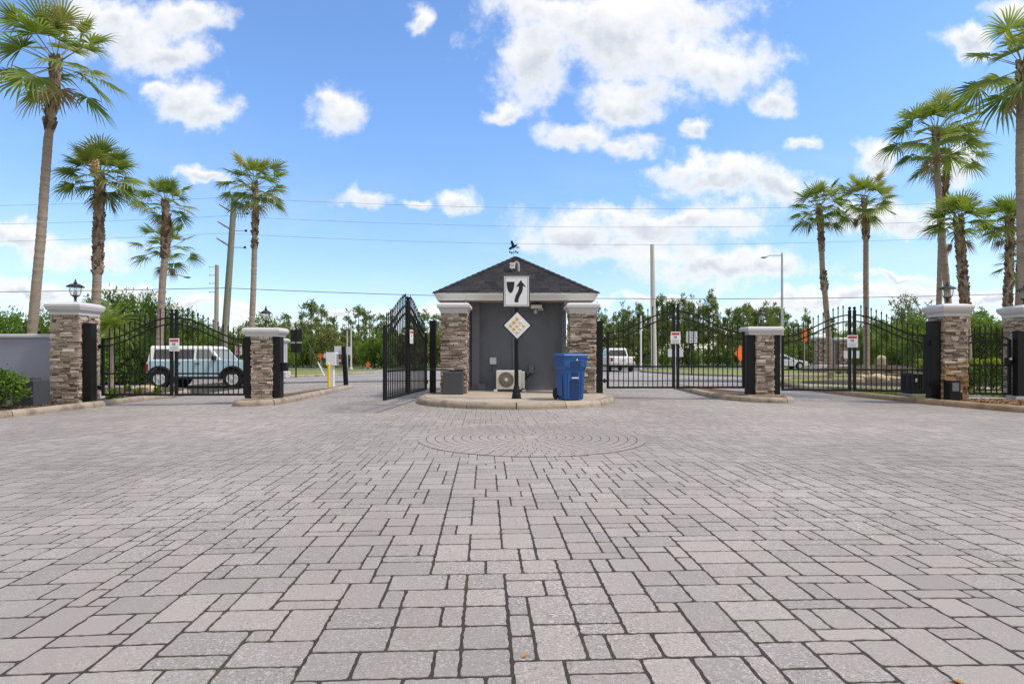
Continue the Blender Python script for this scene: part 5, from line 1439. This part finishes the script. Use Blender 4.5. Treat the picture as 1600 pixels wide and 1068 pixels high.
# ------------------------------------------------------------------ vehicles (local +x is forward)
def arch(cx, cz, r, zb, n=12):
    a = math.asin((zb-cz)/r); return [(cx-r*math.cos(a+(PI-2*a)*i/n), cz+r*math.sin(a+(PI-2*a)*i/n)) for i in range(n+1)]
def vehicle(name, label, cat, loc, rz, sp):
    t = thing(name, label, cat, loc, rz)
    hw = sp['hw']; wr = sp['wr']; zb = sp['zb']; xa, xf = sp['axles']
    poly = sp['rear']+arch(xa, wr, wr*1.24, zb)+arch(xf, wr, wr*1.24, zb)+sp['front']
    MB().prism(poly, -hw, hw).build('body', sp['paint'], t, bevel=.03, seg=3)
    MB().box(sp['rear'][0][0]+.3, sp['front'][0][0]-.3, -hw+.12, hw-.12, zb-.1, zb+.35).build('chassis', M_TRIMB, t)
    x0, x1, zl, hl, X0, X1, zt, ht = sp['cab']              # lower and upper rectangle of the greenhouse
    MB().add([(x0,-hl,zl),(x1,-hl,zl),(x1,hl,zl),(x0,hl,zl),(X0,-ht,zt),(X1,-ht,zt),(X1,ht,zt),(X0,ht,zt)],
             [(3,2,1,0),(4,5,6,7),(0,1,5,4),(1,2,6,5),(2,3,7,6),(3,0,4,7)]).build('cab_frame', sp['cabpaint'], t, bevel=.025)
    MB().add([(X0-.03,-ht-.01,zt-.02),(X1+.02,-ht-.01,zt-.02),(X1+.02,ht+.01,zt-.02),(X0-.03,ht+.01,zt-.02),(X0+.03,-ht+.06,zt+.085),(X1-.14,-ht+.06,zt+.075),(X1-.14,ht-.06,zt+.075),(X0+.03,ht-.06,zt+.085)],
             [(3,2,1,0),(4,5,6,7),(0,1,5,4),(1,2,6,5),(2,3,7,6),(3,0,4,7)]).build('roof', sp['cabpaint'], t, bevel=.03, seg=3)
    def yy_(z): return hl+(ht-hl)*(z-zl)/(zt-zl)
    for s in (-1, 1):
        for (pts, mm) in sp['windows']:
            q = MB(); n = len(pts)
            vs = [(x, s*(yy_(z)+.006), z) for x, z in pts]+[(x, s*(yy_(z)-.01), z) for x, z in pts]
            q.add(vs, [tuple(range(n)), tuple(range(2*n-1, n-1, -1))]+[(i, n+i, n+(i+1) % n, (i+1) % n) for i in range(n)]); q.build('side_window', mm, t)
        for c in (xa, xf):
            q = MB(); q.lathe([(wr*.62,-.115),(wr*.93,-.125),(wr,-.09),(wr,.09),(wr*.93,.125),(wr*.62,.115)], n=28, axis='y')
            w = q.build('wheel', M_RUB, t, smooth=True); w.location = (c, s*(hw-.09), wr)
            q = MB(); q.lathe([(wr*.60,0),(wr*.63,.012),(wr*.56,.020),(wr*.54,-.03),(wr*.535,-.03)], n=24, axis='y')
            q.lathe([(wr*.535,-.024),(wr*.53,-.022)], n=24, axis='y', mi=1)
            for k in range(sp.get('spokes', 5)):
                a = 2*PI*k/sp.get('spokes', 5)+PI/4; M_ = Matrix.Rotation(-a, 3, 'Y')
                q.obox(M_ @ Vector((wr*.36, .004, 0)), (wr*.44, .02, wr*(1.15/sp.get('spokes', 5))), M_)
            q.lathe([(wr*.20,-.02),(wr*.20,.022),(.01,.03)], n=14, axis='y')
            rim = q.build('rim', [M_RIM, M_TRIMB], w, fixn=True); rim.location = (0, s*.118, 0)
            if s < 0: rim.rotation_euler = (0, 0, PI)
            if sp.get('flare'):
                q = MB(); o_ = arch(c, wr, wr*1.42, zb); i_ = arch(c, wr, wr*1.22, zb); n = len(o_)
                vs = [(p[0], s*(hw-.02), p[1]) for p in o_]+[(p[0], s*(hw-.02), p[1]) for p in i_]+[(p[0], s*(hw+.06), p[1]-.01) for p in o_]+[(p[0], s*(hw+.06), p[1]) for p in i_]
                fs = []
                for i in range(n-1): fs += [(2*n+i,2*n+i+1,3*n+i+1,3*n+i),(i,i+1,2*n+i+1,2*n+i),(n+i,3*n+i,3*n+i+1,n+i+1)]
                q.add(vs, fs).build('wheel_flare', M_TRIMB, t)
    def endpane(nm, x_at, a, b, mm, off):
        z0_, z1_ = a, b; vs = []
        for z, ins in ((z0_, .10), (z1_, .10)):
            f = (z-zl)/(zt-zl); h = yy_(z)-ins; vs += [(x_at(f)+off, -h, z), (x_at(f)+off, h, z)]
        MB().add(vs+[(p[0]-off*2, p[1], p[2]) for p in vs], [(0,1,3,2),(4,6,7,5),(0,2,6,4),(1,5,7,3),(0,4,5,1),(2,3,7,6)]).build(nm, mm, t)
    dz = (zt-zl)
    endpane('windscreen', lambda f: x1+(X1-x1)*f, zl+dz*.08, zt-dz*.08, M_GLASSG, .008)
    endpane('rear_window', lambda f: x0+(X0-x0)*f, zl+dz*.12, zt-dz*.12, M_GLASSD, -.008)
    for s in (-1, 1):
        for (a, b, c, d) in sp['tails']: MB().box(a, b, min(s*(hw-.16), s*(hw+.012)), max(s*(hw-.16), s*(hw+.012)), c, d).build('tail_light', M_TAIL, t, bevel=.01)
        for (a, c) in sp['handles']: MB().box(a-.09, a+.09, min(s*hw, s*(hw+.03)), max(s*hw, s*(hw+.03)), c-.018, c+.018).build('door_handle', sp.get('hmat', M_TRIMB), t, bevel=.006)
        a, c = sp['mirror']; MB().box(a-.06, a+.08, min(s*(hw-.02), s*(hw+.20)), max(s*(hw-.02), s*(hw+.20)), c-.02, c+.16).build('mirror', sp.get('mmat', M_TRIMB), t, bevel=.03)
        for (a, zA, zB) in sp['seams']: MB().box(a-.006, a+.006, min(s*hw, s*(hw+.002)), max(s*hw, s*(hw+.002)), zA, zB).build('door_seam', M_TRIMB, t)
    a, b, c, d = sp['bumper_r']; MB().box(a, b, -hw-.01, hw+.01, c, d).build('rear_bumper', sp['bm'], t, bevel=.03)
    a, b, c, d = sp['bumper_f']; MB().box(a, b, -hw-.01, hw+.01, c, d).build('front_bumper', sp['bm'], t, bevel=.03)
    return t
suv = dict(hw=.92, wr=.40, zb=.50, axles=(-1.50,1.52), rear=[(-2.00,1.18),(-2.06,1.10),(-2.06,.62),(-2.01,.52)],
    front=[(2.12,.52),(2.26,.62),(2.28,1.06),(2.22,1.13),(1.6,1.19),(.98,1.22)], cab=(-2.03,1.02,1.16,.88,-1.98,.55,1.72,.78), paint=M_PALEB, cabpaint=M_CARW,
    windows=[([(-1.80,1.24),(-.98,1.24),(-.98,1.65),(-1.78,1.65)],M_GLASSD),([(-.86,1.24),(-.12,1.24),(-.12,1.65),(-.86,1.65)],M_GLASSD),([(-.03,1.24),(.80,1.24),(.50,1.65),(-.03,1.65)],M_GLASSG)],
    tails=[(-2.08,-1.98,.72,1.04)], handles=[(-.74,1.06),(.06,1.06)], mirror=(.78,1.22), seams=[(-.92,.56,1.16),(-.07,.56,1.16),(.88,.56,1.16)], bumper_r=(-2.18,-2.02,.50,.68), bumper_f=(2.22,2.38,.48,.70), bm=M_TRIMB, flare=True, spokes=4)
t = vehicle('off_road_vehicle', 'pale blue boxy off road vehicle with white roof behind the left outer gate', 'car', (-13.32, 25.15, gz(-14)-.018), R(1.5), suv)
MB().box(-.9, 1.05, -1.0, -.93, .40, .50).build('side_step', M_TRIMB, t, bevel=.02)
MB().box(-.9, 1.05, .93, 1.0, .40, .50).build('side_step', M_TRIMB, t, bevel=.02)
q = MB(); q.lathe([(.22,-.11),(.36,-.12),(.39,-.08),(.39,.08),(.36,.12),(.22,.11)], n=24, axis='y'); o = q.build('spare_wheel', M_RUB, t, smooth=True); o.location = (-2.23, .05, .98); o.rotation_euler = (0, 0, PI/2)
truck = dict(hw=.98, wr=.40, zb=.55, axles=(-1.75,1.85), rear=[(-1.0,1.20),(-2.78,1.24),(-2.84,1.18),(-2.84,.68),(-2.6,.58)],
    front=[(2.5,.55),(2.75,.62),(2.78,1.10),(2.70,1.18),(1.5,1.24),(1.35,1.26)], cab=(-1.05,1.45,1.20,.90,-.90,.75,1.86,.74), paint=M_CARW, cabpaint=M_CARW,
    windows=[([(-.86,1.28),(.05,1.28),(.05,1.80),(-.76,1.80)],M_GLASSD),([(.15,1.28),(1.15,1.28),(.68,1.80),(.15,1.80)],M_GLASSD)],
    tails=[(-2.86,-2.76,.86,1.16)], handles=[(-.1,1.1)], mirror=(1.1,1.28), seams=[(.1,.6,1.2),(-.95,.6,1.2)], bumper_r=(-3.0,-2.82,.55,.74), bumper_f=(2.72,2.88,.5,.75), bm=M_CHROME, mmat=M_CARW, spokes=6)
t = vehicle('pickup_truck', 'white pickup truck seen from behind, right of the blue bin', 'truck', (8.75, 49.0, gz(9)-.01), R(93), truck)
MB().box(-2.852, -2.842, -.80, .80, .80, 1.14).build('tailgate', M_CARW, t, bevel=.004)
MB().box(-2.862, -2.853, -.20, .20, .86, .98).build('tailgate_panel', M_GALV, t)
MB().box(-3.012, -3.0, -.16, .16, .60, .71).build('plate', M_PLATE, t)
sedan = dict(hw=.90, wr=.33, zb=.32, axles=(-1.35,1.38), rear=[(-1.5,.98),(-2.25,.98),(-2.33,.90),(-2.33,.42),(-2.1,.32)],
    front=[(2.1,.30),(2.28,.40),(2.30,.62),(2.18,.76),(1.2,.92),(.95,.95)], cab=(-1.75,1.05,.92,.80,-1.05,.10,1.40,.60), paint=M_CARW, cabpaint=M_CARW,
    windows=[([(-1.45,.97),(-.42,.97),(-.42,1.34),(-1.0,1.34)],M_GLASSD),([(-.35,.97),(.80,.97),(.12,1.34),(-.35,1.34)],M_GLASSD)],
    tails=[(-2.35,-2.25,.66,.86)], handles=[(-.95,.84),(.1,.84)], mirror=(.72,.95), seams=[(-.4,.36,.92),(.75,.36,.9)], bumper_r=(-2.38,-2.30,.36,.56), bumper_f=(2.26,2.36,.34,.54), bm=M_CARW, hmat=M_CARW, mmat=M_CARW, spokes=6)
vehicle('white_sedan', 'white sedan partly hidden behind the right median pillar', 'car', (X(1221,57.5), 57.5, gz(20)+.0), 0, sedan)

# ------------------------------------------------------------------ grass and mulch that nobody could count
def blades(name, region, n, h, m, seed, zf, w=.006):
    r = random.Random(seed); q = MB()
    k = 0
    while k < n:
        x, y = r.uniform(region[0], region[1]), r.uniform(region[2], region[3])
        if not region[4](x, y): continue
        a = r.random()*6.3; L = h*r.uniform(.5, 1.2); lx, ly = r.gauss(0, .35)*L, r.gauss(0, .35)*L; z = zf(x, y)
        q.add([(x-w*math.cos(a),y-w*math.sin(a),z),(x+w*math.cos(a),y+w*math.sin(a),z),(x+lx,y+ly,z+L)], [(0,1,2)], 0, r.random()); k += 1
    return tag(q.build(name, m, fixn=False), kind='stuff')
blades('grass', (11.3, 15.5, 16.6, 22.5, lambda x, y: x > 11.25+max(0, (y-20)*.15) and not (x > 12.2 and y < 17)), 9000, .06, leafmat('grass_blades', [(0,(.05,.09,.02)),(1,(.15,.19,.05))], .4), 1, lambda x, y: gz(x)+.105, .012)
def chips(name, n, fn, m, seed, s=.03):
    r = random.Random(seed); q = MB()
    for i in range(n):
        x, y = fn(r); a = r.random()*6.3; L = s*r.uniform(.5, 1.6); w = L*r.uniform(.2, .5); z = gz(x)+.115+r.uniform(0, .02); tz = r.uniform(-.015, .015)
        c, d = math.cos(a), math.sin(a)
        q.add([(x-c*L-d*w,y-d*L+c*w,z-tz),(x-c*L+d*w,y-d*L-c*w,z-tz),(x+c*L+d*w,y+d*L-c*w,z+tz),(x+c*L-d*w,y+d*L+c*w,z+tz)], [(0,1,2,3)], 0, r.random())
    return tag(q.build(name, m, fixn=False), kind='stuff')
M_CHIP = mat('bark_chip', (.1,.06,.04), .95, ramp=[(0,(.035,.022,.016)),(.6,(.10,.062,.042)),(.9,(.17,.115,.08)),(1,(.28,.20,.14))])
chips('mulch_chips', 5000, lambda r: (lambda y: (-11.25-abs(r.gauss(0,.9))-(.9 if y < 11 else 0), y))(r.uniform(12.2, 19.5)), M_CHIP, 5)
chips('leaf_litter', 2500, lambda r: (lambda y: (11.95+abs(r.gauss(0,.9))+max(0,(14-y)*.4), y))(r.uniform(13.0, 15.9)), mat('dry_leaf', (.2,.1,.05), .95, ramp=[(0,(.08,.045,.025)),(.7,(.22,.12,.055)),(1,(.36,.24,.12))]), 6, .04)
